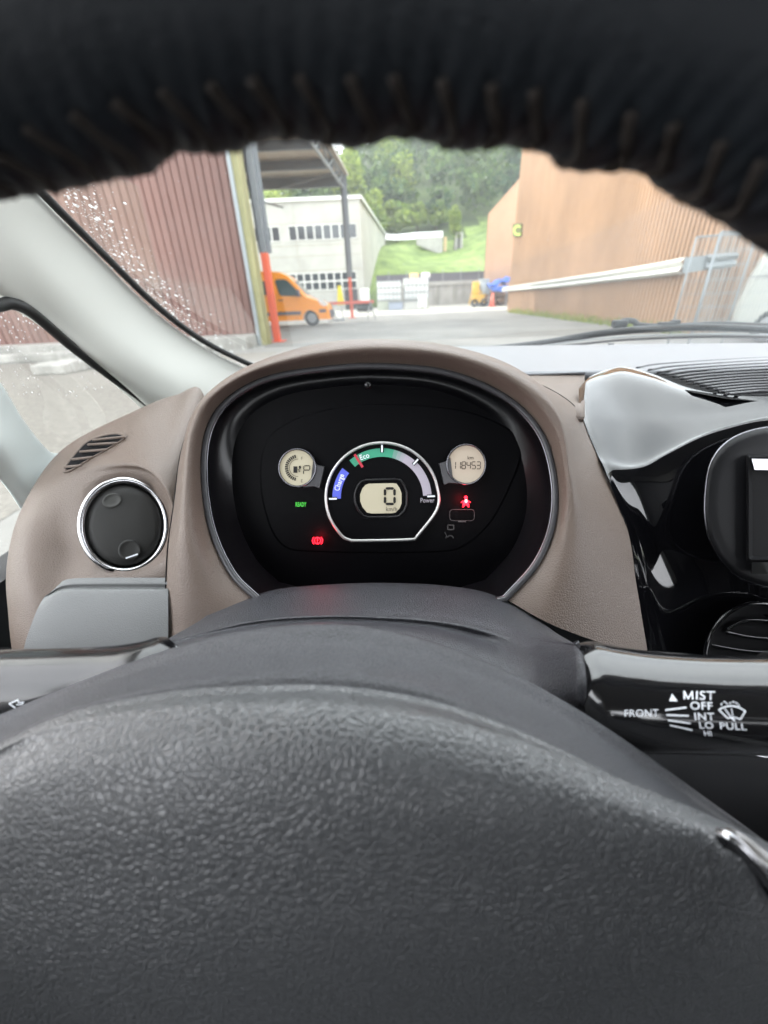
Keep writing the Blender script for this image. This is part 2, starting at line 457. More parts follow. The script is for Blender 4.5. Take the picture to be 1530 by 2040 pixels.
# ------------------------------------------------------------------ corrugated walls
def corrugated(mb, a, b, z0, z1, pitch, depth, top=None, groove=.25, nface=None):
    """wall from a to b (xy), ribs of `pitch`; top(t) optional height"""
    a, b = Vector((*a, 0)), Vector((*b, 0)); d = b-a; Lh = d.length; d.normalize()
    nrm = Vector((d.y, -d.x, 0))
    n = int(Lh/pitch); prof = []
    for i in range(n+1):
        s0 = i*pitch
        for f, q in ((0, 0), (1-groove-.12, 0), (1-groove, 1), (1-.12, 1)):
            s = s0+f*pitch
            if s <= Lh: prof.append((s, q*depth))
    base = len(mb.v)
    for s, q in prof:
        p = a+d*s-nrm*q
        zt = top(s/Lh) if top else z1
        mb.v += [Vector((p.x, p.y, z0)), Vector((p.x, p.y, zt))]
    for i in range(len(prof)-1):
        k = base+2*i; mb.f.append((k, k+2, k+3, k+1))
m_redw = mat('oxide red cladding', (.155, .070, .055), .55, var=(.8, .8, (.20, .098, .078), (1, 1, .15)))
m_orw = mat('orange brown cladding', (.31, .18, .10), .5, var=(.3, .82, (.40, .24, .14), (1, 1, .8)))
m_conc = mat('grey concrete', (.36, .35, .32), .85, var=(.5, .75, (.42, .41, .38)))
m_conc2 = mat('stained pale concrete', (.30, .29, .26), .85, var=(1.5, .6, (.40, .38, .35), (1, 1, .2)))
m_moss = mat('mossy galvanised trim', (.20, .22, .10), .7, var=(2.5, .6, (.34, .30, .14), (1, 1, .2)))
m_galv = mat('galvanised steel', (.24, .26, .27), .5, metal=.3)
m_steel = mat('grey painted steel', (.16, .17, .18), .5)
m_orange = mat('orange red post paint', (.62, .10, .045), .55)
m_cream = mat('cream facade panels', (.38, .375, .335), .8, var=(.3, .8, (.44, .435, .39)))
m_pane = mat('dark window pane', (.03, .035, .04), .1, spec=.7)
m_wframe = mat('pale window frame', (.6, .6, .56), .6)

YW = 13.6
e = thing('warehouse', 'tall oxide red corrugated shed standing left in front of the bonnet', 'warehouse', (-3.6, YW, 0))
mb = MB(); corrugated(mb, (-34, YW-1.0), (-3.62, YW+.3), .32, 9, .21, .045, top=lambda t: 16 if t < .5 else 16-5.5*(t-.5)/.5, groove=.12)
mb.build('wall', m_redw, e)
mb = MB(); mb.box((-33.9, YW+.5, 0), (-3.75, YW+1.4, 10.2)); mb.build('inner_wall', m_black, e)
mb = MB(); mb.box((-34, YW-1.2, 0), (-3.7, YW+.2, .32)); mb.build('plinth', m_conc2, e)
c0, c1 = RP(530, 686, (0, YW+.2, 0), (0, 1, 0)), RP(553, 684, (0, YW+.2, 0), (0, 1, 0))
mb = MB(); mb.box((-3.66, YW-.12, 0), (-3.56, YW+.45, 10.6)); mb.build('corner_trim', m_galv, e)
mb = MB(); mb.box((-3.56, YW-.06, 0), (-3.38, YW+.5, 10.6)); mb.build('corner_panel', m_moss, e)
# debris / kerb in front of the wall, seen through the quarter window
g = G(150, 738)
e = thing('kerb_stone', 'broken pale kerb stone lying below the red wall, seen through the quarter window', 'kerb stone', g)
mb = MB()
for i in range(5):
    a = G(108+i*17, 745-i*3); mb.box((-.35, -.14, 0), (.35, .14, .20+.03*(i % 2)), Matrix.Rotation(.1*i, 3, 'Z'), a)
mb.build('stone', m_conc2, e, bevel=.03)
mb = MB(); a, b = G(20, 722), G(200, 712); mb.beam(a+Vector((-4, -.2, .1)), b+Vector((3, 0, .1)), .5, .2)
o = mb.build('low_kerb', m_conc2, bevel=.03); tag(o, 'long low reddish kerb running along the foot of the red wall', 'kerb')

# steel canopy
CH = 7.5
P1, P2 = Vector((-3.30, 14.6, 0)), Vector((-1.62, 31.3, 0))
e = thing('steel_canopy', 'open grey steel canopy on posts painted orange at the bottom, above the van', 'canopy', P1)
for q, hp in ((P1, 2.5), (P2, 2.45)):
    mb = MB(); mb.box((-.08, -.13, hp), (.08, .13, CH), at=q); mb.box((-.2, -.012, hp), (.2, .012, CH), at=q+Vector((0, .15, 0)))
    col = mb.build('post', m_steel, e)
    mb = MB(); mb.box((-.095, -.15, 0), (.095, .15, hp-.004), at=q); mb.box((-.25, -.25, 0), (.25, .25, .03), at=q)
    mb.build('painted_base', m_orange, col)
m_under = mat('dusty roof underside', (.42, .39, .33), .8, var=(.8, .75, (.5, .46, .4)))
mb = MB(); corrugated(mb, (-20, 0), (0, 0), 0, 1, .3, .05)
rv = []
mb2 = MB(); mb2.add([(-20, 14, CH+.45), (-2.9, 14, CH+.45), (-1.3, 32, CH+.45), (-20, 32, CH+.45), (-20, 14, CH+.55), (-2.9, 14, CH+.55), (-1.3, 32, CH+.55), (-20, 32, CH+.55)], [(0,1,2,3),(7,6,5,4),(0,4,5,1),(1,5,6,2),(2,6,7,3),(3,7,4,0)])
mb2.build('roof', m_under, e)
mb = MB(); mb.beam((-20, 31.6, CH+.12), (-1.4, 31.6, CH+.12), .2, .55); mb.build('beam', m_steel, e)
for yy in (28.3, 25.0, 21.5, 18):
    mb = MB(); mb.beam((-20, yy, CH+.2), (-1.7-(31-yy)*.09, yy, CH+.2), .18, .4); mb.build('beam', m_steel, e)
mb = MB()
for i in range(11):
    t = i/11; a = P1.lerp(P2, t)+Vector((0, 0, CH+(.45 if i % 2 else -.25))); b = P1.lerp(P2, t+1/11)+Vector((0, 0, CH+(-.25 if i % 2 else .45))); mb.beam(a, b, .07)
mb.beam(P1+Vector((0, 0, CH-.28)), P2+Vector((0, 0, CH-.28)), .1); mb.beam(P1+Vector((0, 0, CH+.42)), P2+Vector((0, 0, CH+.42)), .12)
mb.build('truss', m_galv, e)
mb = MB(); mb.beam((-9, 31.4, CH-.1), (-5.5, 31.4, CH-1.1), .09); mb.beam((-5.5, 31.4, CH-.1), (-1.7, 28.6, CH-.1), .08)
mb.build('brace', m_steel, e)

# cream building
YB = 58
fp = (0, YB, 0); fn = (0, 1, 0)
def FB(px, py): return RP(px, py, fp, fn)
xr = FB(727, 610).x; xl = -26
zt = FB(722, 396).z
e = thing('office_building', 'cream panelled flat roofed building with two window bands, behind the orange van', 'building', (xr, YB, 0))
xe = 2.6
mb = MB(); mb.add([(xl, YB, 0), (xr, YB, 0), (xe, YB+34, 0), (xl, YB+34, 0), (xl, YB, zt), (xr, YB, zt), (xe, YB+34, zt), (xl, YB+34, zt)], [(0,1,5,4),(1,2,6,5),(2,3,7,6),(3,0,4,7),(4,5,6,7)])
mb.build('wall', m_cream, e)
mb = MB()
for py in (497, 503+23*0,): pass
zb1, zb2 = FB(640, 478).z, FB(640, 447).z      # upper band
zc1, zc2 = FB(640, 578).z, FB(640, 543).z      # lower band
mb.box((xl, YB-.25, zt), (xr+.2, YB+.1, zt+.35)); mb.add([(xr-.2, YB, zt), (xr+.3, YB, zt), (xe+.3, YB+34, zt), (xe-.2, YB+34, zt), (xr-.2, YB, zt+.35), (xr+.3, YB, zt+.35), (xe+.3, YB+34, zt+.35), (xe-.2, YB+34, zt+.35)], [(0,1,5,4),(1,2,6,5),(3,0,4,7),(4,5,6,7)])
mb.build('parapet', m_wframe, e)
mb = MB()
m_joint = mat('panel joint', (.30, .28, .22), .9)
for z in (zb2+.15, zb1-.5, (zb1+zc2)/2+.1, zc2+.25): mb.box((xl, YB-.012, z-.035), (xr-.02, YB-.003, z+.035))
for i in range(5): mb.box((xr-1.6-i*6.2-.03, YB-.016, 0), (xr-1.6-i*6.2+.03, YB-.004, zt))
mb.build('panel_joints', m_joint, e)
def windows(x0, x1, z0, z1, n, rows=1, skip=()):
    wdt = (x1-x0)/n
    for i in range(n):
        if i in skip: continue
        for r_ in range(rows):
            h = (z1-z0)/rows; a = x0+i*wdt; zz = z0+r_*h
            f = MB(); 
            f.box((a+.005, YB-.10, zz), (a+wdt-.005, YB-.004, zz+.08)); f.box((a+.005, YB-.10, zz+h-.08), (a+wdt-.005, YB-.004, zz+h))
            f.box((a+.005, YB-.10, zz+.08), (a+.08, YB-.004, zz+h-.08)); f.box((a+wdt-.08, YB-.10, zz+.08), (a+wdt-.005, YB-.004, zz+h-.08))
            fr = f.build('window', m_wframe, e)
            p_ = MB(); p_.box((a+.08, YB-.05, zz+.08), (a+wdt-.08, YB-.012, zz+h-.08)); p_.build('pane', m_pane, fr)
x1 = FB(711, 460).x
windows(x1-13.2, x1, zb1, zb2, 13, skip=(4,))
x1 = FB(711, 560).x
windows(x1-8.4, x1, zc1, zc2, 9, rows=2)
mb = MB(); xd = FB(690, 590).x; mb.box((xd-.2, YB-.06, 0), (x1, YB-.015, zc1)); mb.build('doorway', m_pane, e)

# ------------------------------------------------------------------ vans
m_van_o = mat('orange van paint', (.95, .32, .02), .28, coat=.5)
m_van_w = mat('white van paint', (.40, .40, .36), .3, coat=.4)
m_tyre = mat('tyre rubber', (.015, .015, .016), .8)
m_hubcap = mat('wheel steel', (.35, .35, .36), .4, metal=.6)
m_lamp = mat('headlight lens', (.75, .76, .74), .12, spec=.8)
m_vglass = mat('van window glass', (.05, .08, .08), .06, spec=.9)
m_bumper = mat('grey bumper plastic', (.10, .095, .11), .6)
def van(label, front, y, s, m, label_g=None, sc=1.0, tail=False, yaw=0):
    """side-on van; front bumper at x=front, nose toward +x if s=1 else -x; near side at y"""
    e = thing('parked_van', label, 'van', (front-s*2.5*sc, y, 0), 'vans parked in the yard')
    prof = [(0, .30), (.02, .55), (.05, .78), (.14, .98), (.45, 1.16), (1.0, 1.32), (1.12, 1.40), (1.75, 2.10), (1.95, 2.30), (2.35, 2.48), (3.0, 2.55), (5.8, 2.55), (5.88, 2.40), (5.9, .45), (5.85, .30)]
    if tail: prof = [(0, .42), (-.02, .60), (0, .9), (.05, 1.2), (.16, 1.6), (.27, 1.82), (.45, 1.95), (.8, 2.0), (4.2, 2.0), (4.4, 1.9), (4.5, .9), (4.5, .35)]
    w1, w2 = (.66, 3.4) if tail else (.98, 4.75)
    ra = .40 if tail else .46
    def arch(cx, r):
        return [(cx+r*math.cos(t), .30+r*.98*math.sin(t)) for t in np.linspace(0, math.pi, 12)]
    low = [(w2+.45, .30)] + [q for q in arch(w2, ra)] + [(w1+.52, .30)] + [q for q in arch(w1, ra)]
    poly = prof + low
    wd_ = 1.95*sc
    def X(q): return front-s*q*sc
    bm = bmesh.new(); nn = len(poly)
    rows = []
    for yy, ins in ((0.0, .16), (.05, .03), (.16, 0), (wd_-.16, 0), (wd_-.05, .03), (wd_, .16)):
        row = []
        for qx, qz in poly:
            t = max(0, min(1, (qz-1.1)/1.4)); cz = qz if qz < .9 else qz - ins*.25
            lean = .14*t
            y2 = yy+ (lean if yy < wd_/2 else -lean)
            cx = qx + (ins*.6 if qx < 1.2 else 0)
            row.append(bm.verts.new((X(cx), y+y2*sc if sc != 1 else y+y2, cz*sc)))
        rows.append(row)
    for a, b in zip(rows[:-1], rows[1:]):
        for i in range(nn): bm.faces.new((a[i], a[(i+1) % nn], b[(i+1) % nn], b[i]))
    bm.faces.new(rows[0][::-1]); bm.faces.new(rows[-1])
    bmesh.ops.recalc_face_normals(bm, faces=bm.faces)
    me = bpy.data.meshes.new('body')
    for v in bm.verts: v.co -= e.location
    bm.to_mesh(me); bm.free(); me.materials.append(m)
    bo = bpy.data.objects.new('body', me); S.collection.objects.link(bo); bo.parent = e
    def side(name, pts, mt, par, off=.012, th=.02):
        vs = []
        for qx, qz in pts:
            t = max(0, min(1, (qz-1.1)/1.4)); vs.append(Vector((X(qx), y-off+.14*t, qz*sc)))
        vs2 = [v+Vector((0, th, 0)) for v in vs]; n = len(vs)
        fs = [tuple(range(n)), tuple(range(2*n-1, n-1, -1))]+[(i, n+i, n+(i+1) % n, (i+1) % n) for i in range(n)]
        return mesh_obj(name, vs+vs2, fs, mt, par, False)
    if tail:
        side('side_window', [(1.15, 1.3), (1.2, 1.75), (2.2, 1.78), (2.2, 1.3)], m_vglass, e)
        side('body_seam', [(.06, 1.235), (.06, 1.25), (3.2, 1.25), (3.2, 1.235)], m_bumper, e, .006, .01)
        side('fuel_flap_line', [(.98, .45), (.98, 1.9), (1.0, 1.9), (1.0, .45)], m_bumper, e, .006, .01)
    else: side('side_window', [(1.36, 1.38), (1.48, 1.56), (2.0, 2.10), (2.18, 2.16), (2.55, 2.16), (2.62, 2.08), (2.50, 1.55), (2.42, 1.44)], m_vglass, e)
    if s > 0: side('rear_window', [(3.1, 1.5), (3.1, 2.12), (4.2, 2.12), (4.2, 1.5)], m_vglass, e)
    if not tail:
        side('door_seam', [(2.72, .55), (2.72, 2.35), (2.745, 2.35), (2.745, .55)], m_bumper, e, .006, .01)
        side('rub_strip', [(.2, .62), (.2, .76), (.55, .76), (.55, .62)], m_bumper, e, .02, .03)
        side('sill_moulding', [(1.5, .56), (1.5, .72), (4.2, .72), (4.2, .56)], m_bumper, e, .02, .03)
        side('door_handle', [(2.32, 1.22), (2.32, 1.27), (2.58, 1.27), (2.58, 1.22)], m_bumper, e, .03, .04)
        side('headlight', [(.13, .92), (.10, 1.0), (.42, 1.22), (.60, 1.22), (.46, .98), (.3, .90)], m_lamp, e, -.0, .06)
        mb = MB(); mb.box((min(X(-.04), X(.12)), y+.05, .34*sc), (max(X(-.04), X(.12)), y+wd_-.05, .72*sc)); mb.build('bumper', m_bumper, e, bevel=.04)
        mb = MB(); q = [(1.16, 1.44), (1.74, 2.08)]
        mb.add([(X(q[0][0])+s*.03, y+.22, q[0][1]*sc), (X(q[0][0])+s*.03, y+wd_-.22, q[0][1]*sc), (X(q[1][0])+s*.03, y+wd_-.3, q[1][1]*sc), (X(q[1][0])+s*.03, y+.3, q[1][1]*sc)], [(0, 1, 2, 3)])
        mb.build('windscreen', m_vglass, e, solid=(.02, 0))
        mb = MB(); mb.box((X(1.5)-.08, y-.25, 1.38*sc), (X(1.5)+.08, y-.02, 1.68*sc)); mb.build('mirror', m_bumper, e, bevel=.04)
    for cx in (w1, w2):
        r_ = .33 if tail else .38; c = Vector((X(cx), y+.06, r_))
        ty = MB(); ty.tube([c+Vector((math.cos(a)*r_*.8, .1, math.sin(a)*r_*.8)) for a in np.linspace(0, 2*math.pi, 28, endpoint=False)], r_*.22, 8, True)
        wh = ty.build('wheel', m_tyre, e, True)
        ri = MB(); ri.cyl(c+Vector((0, .02, 0)), c+Vector((0, .16, 0)), r_*.6, r_*.62, 24); 
        for a in range(5):
            t = a*2*math.pi/5; ri.cyl(c+Vector((math.cos(t)*r_*.38, .0, math.sin(t)*r_*.38)), c+Vector((math.cos(t)*r_*.38, .03, math.sin(t)*r_*.38)), r_*.1, n=8)
        ri.cyl(c+Vector((0, -.01, 0)), c+Vector((0, .03, 0)), r_*.18, n=12)
        ri.build('rim', m_hubcap, wh)
    if yaw:
        c = Vector((front, y, 0)); rel = c-e.location; rot = Matrix.Rotation(yaw, 3, 'Z')
        e.rotation_euler.z = yaw; e.location = c-rot @ rel
    return e
yv = 23.0
van('orange high roofed van parked beneath the steel canopy', RP(657, 610, (0, yv, 0), fn).x, yv, 1, m_van_o, sc=1.0)
gw = G(1505, 668)
van('white van, only its rounded end and one wheel in view, behind the wire mesh fence', RP(1468, 610, (0, 9.3, 0), fn).x, 9.3, -1, m_van_w, tail=True, yaw=R(-38))

# ------------------------------------------------------------------ yard clutter
def barrier():
    yb = 26.5; a, b = RP(655, 606, (0, yb, 0), fn), RP(745, 604, (0, yb, 0), fn)
    e = thing('safety_barrier', 'red and white trestle barrier between the orange van and the orange post', 'barrier', (a.x, yb, 0))
    mb = MB(); mb.box((a.x, yb, .92), (b.x, yb+.05, 1.06)); mb.build('rail', m_redb, e)
    for x in (a.x+.15, b.x-.2):
        mb = MB(); mb.beam((x-.25, yb-.2, 0), (x, yb, 1.0), .05); mb.beam((x+.25, yb+.2, 0), (x, yb, 1.0), .05); mb.build('leg', m_galv, e)
m_redb = mat('faded red barrier', (.65, .12, .08), .6)
m_yel = mat('yellow plastic', (.80, .72, .04), .5)
m_wht = mat('white sheet', (.80, .80, .78), .7)
m_crate = mat('pale crate', (.78, .79, .76), .7, var=(1.5, .75, (.75, .76, .74)))
m_bluet = mat('blue tarpaulin', (.04, .12, .50), .5, bumpn=(3, 1, .2))
m_rust = mat('brown scrap', (.20, .11, .06), .8)
m_yelm = mat('machine yellow', (.62, .36, .03), .5)
m_grey = mat('grey drum', (.32, .35, .37), .5)
barrier()
def cone(px, py, y, h, m, label):
    q = RP(px, py, (0, y, 0), fn); e = thing('traffic_cone', label, 'traffic cone', (q.x, y, q.z if q.z > .5 else 0))
    z = e.location.z
    mb = MB(); mb.tube([(q.x, y, z+.03), (q.x, y, z+h)], [h*.2, h*.05], 16); mb.build('cone', m, e, True)
    mb = MB(); mb.box((-h*.26, -h*.26, 0), (h*.26, h*.26, .03), at=(q.x, y, z)); mb.build('foot', m, e)
cone(980, 609, 42.5, 1.2, mat('cone red', (.75, .16, .10), .6), 'red and white cone beside the scrap heap')
# wall-mounted bench table carrying the yellow sign board
q = RP(672, 604, (0, 27.5, 0), fn)
e = thing('folding_table', 'small grey table under the yellow wedge beside the van nose', 'table', (q.x, 27.5, 0))
mb = MB(); mb.box((q.x-.45, 27.3, .84), (q.x+.35, 27.9, .88)); mb.build('table_top', m_grey, e)
for dx in (-.35, .25):
    mb = MB(); mb.box((q.x+dx-.03, 27.5, .03), (q.x+dx+.03, 27.56, .84)); mb.build('leg', m_galv, e)
mb = MB(); mb.box((q.x-.3, 27.3, 0), (q.x+.35, 27.8, .12)); mb.build('foot', m_grey, e)
mb = MB(); mb.add([(q.x-.02, 27.5, .88), (q.x+.42, 27.5, .88), (q.x+.28, 27.55, 1.9), (q.x+.10, 27.55, 1.9), (q.x-.02, 27.8, .88), (q.x+.42, 27.8, .88), (q.x+.28, 27.7, 1.9), (q.x+.10, 27.7, 1.9)], [(0,1,2,3),(4,7,6,5),(0,3,7,4),(1,5,6,2),(3,2,6,7),(0,4,5,1)])
o = mb.build('warning_wedge', m_yel); tag(o, 'tall yellow wedge standing on the grey table by the van nose', 'warning sign')
yy = 44; q0, q1 = RP(720, 610, (0, yy, 0), fn), RP(736, 594, (0, yy, 0), fn)
mb = MB(); mb.box((q0.x, yy, .3), (q1.x, yy+.6, 2.0)); mb.box((q0.x+.1, yy+.1, 0), (q1.x-.1, yy+.5, .3))
o = mb.build('white_bin', m_wht, bevel=.05); tag(o, 'small white bin against the corner of the cream building', 'bin')
mb = MB(); a = RP(716, 625, (0, 42, 0), fn); mb.tube([(a.x+math.cos(t)*.55+.5, 42+math.sin(t)*.5, .35) for t in np.linspace(0, 6.28, 16, endpoint=False)], .25, 8, True); 
mb.tube([(a.x+math.cos(t)*.55+.5, 42+math.sin(t)*.5, .78) for t in np.linspace(0, 6.28, 16, endpoint=False)], .2, 8, True)
o = mb.build('tyre_pile', m_tyre, smooth=True); tag(o, 'dark pile of tyres in front of the white bin', 'tyres')
def container(px0, px1, pyt, y, label):
    a, b = RP(px0, 600, (0, y, 0), fn), RP(px1, 600, (0, y, 0), fn); z = RP((px0+px1)/2, pyt, (0, y, 0), fn).z
    e = thing('storage_tank', label, 'container', (a.x, y, 0), 'pale containers in front of the retaining wall')
    mb = MB(); mb.box((a.x, y, .95), (b.x, y+1.6, z)); mb.build('tank', m_crate, e, bevel=.06)
    mb = MB()
    n = 6
    for i in range(n+1):
        x = a.x+(b.x-a.x)*i/n; mb.beam((x, y-.04, .9), (x, y-.04, z+.03), .045)
    for i in range(4):
        zz = .95+(z-.95)*i/3; mb.beam((a.x-.04, y-.07, zz), (b.x+.04, y-.07, zz), .045)
    mb.build('cage', m_galv, e)
    mb = MB(); mb.box((a.x, y, 0), (b.x, y+1.5, .85)); mb.build('pallet', mat('pallet', (.42, .44, .36), .8), e)
container(752, 799, 560, 47, 'wide pale tank in a wire cage, left of the pair by the retaining wall')
container(806, 853, 553, 47, 'taller pale tank in a wire cage, right of the pair by the retaining wall')
a, b = RP(833, 616, (0, 45.8, 0), fn), RP(850, 588, (0, 45.8, 0), fn)
mb = MB(); mb.box((a.x, 45.8, .15), (b.x, 45.86, b.z)); mb.box((a.x+.1, 45.8, 0), (a.x+.16, 46.3, .15)); mb.box((b.x-.16, 45.8, 0), (b.x-.1, 46.3, .15))
o = mb.build('sign_board', m_wht); tag(o, 'blank white board leaning against the right hand tank', 'board')
for i, (px0, px1, t) in enumerate(((775, 802, 'bluish'), (806, 832, 'grey'))):
    a, b = RP(px0, 612, (0, 45.9, 0), fn), RP(px1, 598, (0, 45.9, 0), fn)
    e = thing('plastic_crate', t+(' crate on the ground before the left tank' if i == 0 else ' open tub on the ground before the right tank'), 'crate', (a.x, 45.9, 0))
    mb = MB(); mb.box((a.x, 45.9, 0), (b.x, 46.8, .72)); mb.build('tub', mat('tub', (.30, .34, .42) if i == 0 else (.5, .5, .47), .6), e, bevel=.05)
    mb = MB(); mb.box((a.x-.04, 45.85, .72), (b.x+.04, 46.85, .82)); mb.build('lip', m_galv, e)
for px, c in ((825, 'orange'), (848, 'white')):
    q = RP(px, 552, (0, 47.6, 0), fn)
    mb = MB(); z = RP(830, 553, (0, 47, 0), fn).z
    for i in range(3): mb.tube([(q.x+.35*math.cos(t), 47.6+.3*math.sin(t), z+.08+i*.1) for t in np.linspace(0, 6.28, 10, endpoint=False)], .12, 6, True)
    mb.cyl((q.x, 47.6, z), (q.x, 47.6, z+.38), .34, .25, 12)
    o = mb.build('sack', mat(c+' sack', (.75, .5, .25) if c == 'orange' else (.8, .8, .78), .7), smooth=True); tag(o, c+' sack lying on top of the right hand tank', 'sack')

# retaining wall and railing
YR = 60.5
q0, q1 = RP(765, 560, (0, YR, 0), fn), RP(1040, 545, (0, YR, 0), fn)
zr = RP(930, 566, (0, YR, 0), fn).z; zr2 = RP(930, 541, (0, YR, 0), fn).z
e = thing('retaining_wall', 'long grey concrete retaining wall at the foot of the grass bank', 'wall', (q0.x, YR, 0))
mb = MB(); mb.box((q0.x-1, YR, 0), (q1.x+6, YR+.8, zr)); mb.build('wall', m_conc2, e)
mb = MB(); mb.box((q0.x-1, YR-.15, zr), (q1.x+6, YR+.9, zr+.45)); mb.build('coping', m_conc, e)
mb = MB()
for i in range(14): mb.box((q0.x+i*2.3, YR-.02, 0), (q0.x+i*2.3+.05, YR-.004, zr))
mb.build('joints', m_joint, e)
e = thing('board_fence', 'dark grey board fence with thin pale posts on top of the retaining wall', 'fence', (q0.x, YR+.1, zr+.45))
mb = MB(); mb.box((q0.x-1, YR+.12, zr+.45), (q1.x+6, YR+.16, zr2-.15)); mb.box((q0.x-1, YR+.08, zr2-.15), (q1.x+6, YR+.2, zr2)); mb.build('boards', m_bumper, e)
for i in range(10):
    mb = MB(); x = q0.x+.6+i*2.35; mb.box((x, YR-.02, zr+.45), (x+.09, YR+.07, zr2+.35)); mb.build('post', m_galv, e)
# white sheeting and concrete blocks on the bank
def bank(px, py, y): return RP(px, py, (0, y, 0), fn)
YS = 91
e_v = []
ups = [(762, 466), (790, 468), (830, 464), (860, 463), (882, 461)]; los = [(762, 477), (790, 478), (830, 476), (860, 472), (882, 473)]
mb = MB(); vs = [bank(*p, YS) for p in cr_spline(ups, 12)]+[bank(*p, YS-.8) for p in cr_spline(los, 12)]
mb.add(vs, grid_faces(12, 2)); o = mb.build('plastic_sheeting', m_wht, solid=(.15, 0)); tag(o, 'strip of white plastic sheeting along the crest of the grass bank', 'sheeting')
mb = MB(); a, b = bank(845, 500, 88), bank(880, 500, 88); zt_ = bank(880, 473, 88).z; zb_ = bank(880, 502, 88).z
mb.add([(a.x-1.5, 88, zt_), (a.x-1.5, 88, zt_-1.0), (b.x, 88, zb_-.6), (b.x, 88, zt_)], [(0, 1, 2, 3)])
o = mb.build('concrete_block', m_conc, solid=(1.0, 1)); tag(o, 'wedge shaped grey concrete wall set into the grass bank', 'concrete wall')
mb = MB(); a, b = bank(907, 500, 87), bank(921, 500, 87); zt_ = bank(915, 463, 87).z; zb_ = bank(915, 503, 87).z
mb.box((b.x-.35, 87, zb_), (b.x, 88.4, zt_)); mb.box((a.x, 87, zb_), (a.x+.25, 88.4, zt_-.2)); mb.box((a.x, 87, zt_-.2), (b.x-.35, 88.4, zt_)); mb.box((a.x+.25, 88.1, zb_), (b.x-.35, 88.4, zt_-.2))
o = mb.build('concrete_portal', m_conc); tag(o, 'narrow grey concrete portal standing on the grass bank right of the young tree', 'concrete post')
mb = MB(); a = bank(884, 500, 87.5); mb.box((a.x, 87.5, zb_), (a.x+.5, 88, zt_-.5)); o = mb.build('timber_post', mat('timber', (.5, .36, .2), .8)); tag(o, 'light brown post at the end of the wedge shaped concrete wall', 'post')

# ------------------------------------------------------------------ right hand building
A, B = Vector((9.2, 31.2, 0)), Vector((8.05, 6.0, 0))
q = RP(1402, 560, A, (B-A).cross(Vector((0, 0, 1)))); B = Vector((q.x, q.y, 0))
dAB = (B-A).normalized(); nW = Vector((-dAB.y, dAB.x, 0)); 
if nW.x > 0: nW = -nW
e = thing('factory_building', 'large orange brown corrugated hall filling the right side of the view', 'building', A)
mb = MB(); corrugated(mb, (A.x, A.y), (B.x, B.y), 0, 10.5, .20, .08, top=lambda t: 8.9-3.3*t, groove=.34)
mb.build('wall', m_orw, e)
mb = MB(); corrugated(mb, (B.x-.06, B.y-.06), (B.x+16, B.y-.5), 0, 5.6, .20, .055, groove=.34)
mb.build('end_wall', m_orw, e)
mb = MB(); mb.add([A+Vector((.12, 0, 0)), B+Vector((.12, .2, 0)), B+Vector((14, .2, 0)), A+Vector((14, 0, 0))]+[k+Vector((0, 0, h)) for k, h in ((A+Vector((.12, 0, 0)), 8.8), (B+Vector((.12, .2, 0)), 5.5), (B+Vector((14, .2, 0)), 5.5), (A+Vector((14, 0, 0)), 8.8))], [(0,1,5,4),(1,2,6,5),(2,3,7,6),(3,0,4,7),(4,5,6,7)])
mb.build('core', m_orw, e)
YG = 46
g0 = RP(974, 425, (0, YG, 0), fn); g1 = RP(1026, 366, (0, YG, 0), fn)
mb = MB(); corrugated(mb, (g0.x, YG), (g0.x+14, YG), 0, 9, .25, .04, top=lambda t: g0.z+(g1.z-g0.z)/(g1.x-g0.x)*14*t, groove=.3)
e2 = thing('gable_building', 'pinkish brown gabled shed, toned as if sunlit, standing beyond the big orange hall', 'building', (g0.x, YG, 0))
m_gab = mat('sun-toned cladding', (.50, .30, .19), .6, var=(.3, .9, (.55, .34, .22)))  # sunlight put into this lighter colour, the gable front lies in shade
mb.build('gable_wall', m_gab, e2)
mb = MB(); k = (g1.z-g0.z)/(g1.x-g0.x)
mb.add([(g0.x-.0, YG-.05, g0.z+.02), (g0.x+14, YG-.05, g0.z+14*k+.05), (g0.x+20, YG+14, g0.z+14*k+.05), (g0.x+5.8, YG+14, g0.z+.02)], [(0, 1, 2, 3)])
mb.build('roof', m_gab, e2, solid=(.03, -1))
mb = MB(); mb.add([(g0.x+.05, YG+.1, 0), (g0.x+6, YG+14, 0), (g0.x+6, YG+14, g0.z), (g0.x+.05, YG+.1, g0.z)], [(0,1,2,3)]); mb.build('side_wall', m_orw, e2, solid=(.1, -1))
def CW(px, py, off=.0): return RP(px, py, A+nW*off, nW)
# letter sign
m_sgn = mat('olive sign', (.07, .075, .012), .6); m_sgl = mat('sign letter lime', (.42, .58, .10), .6)
e = thing('letter_sign', 'small square green sign with the letter C on the hall wall', 'sign', CW(1030, 459))
sg = [CW(1021, 446, .08), CW(1039, 445, .08), CW(1038, 471, .08), CW(1021, 471, .08)]
mesh_obj('board', sg+[v-nW*.06 for v in sg], [(0,1,2,3),(7,6,5,4),(0,4,5,1),(1,5,6,2),(2,6,7,3),(3,7,4,0)], m_sgn, e, False)
text('letter', 'C', 1022.5, 468.5, 28, lambda x, y: CW(x, y, .10), m_sgl, e, bold=.02, sx=.75)
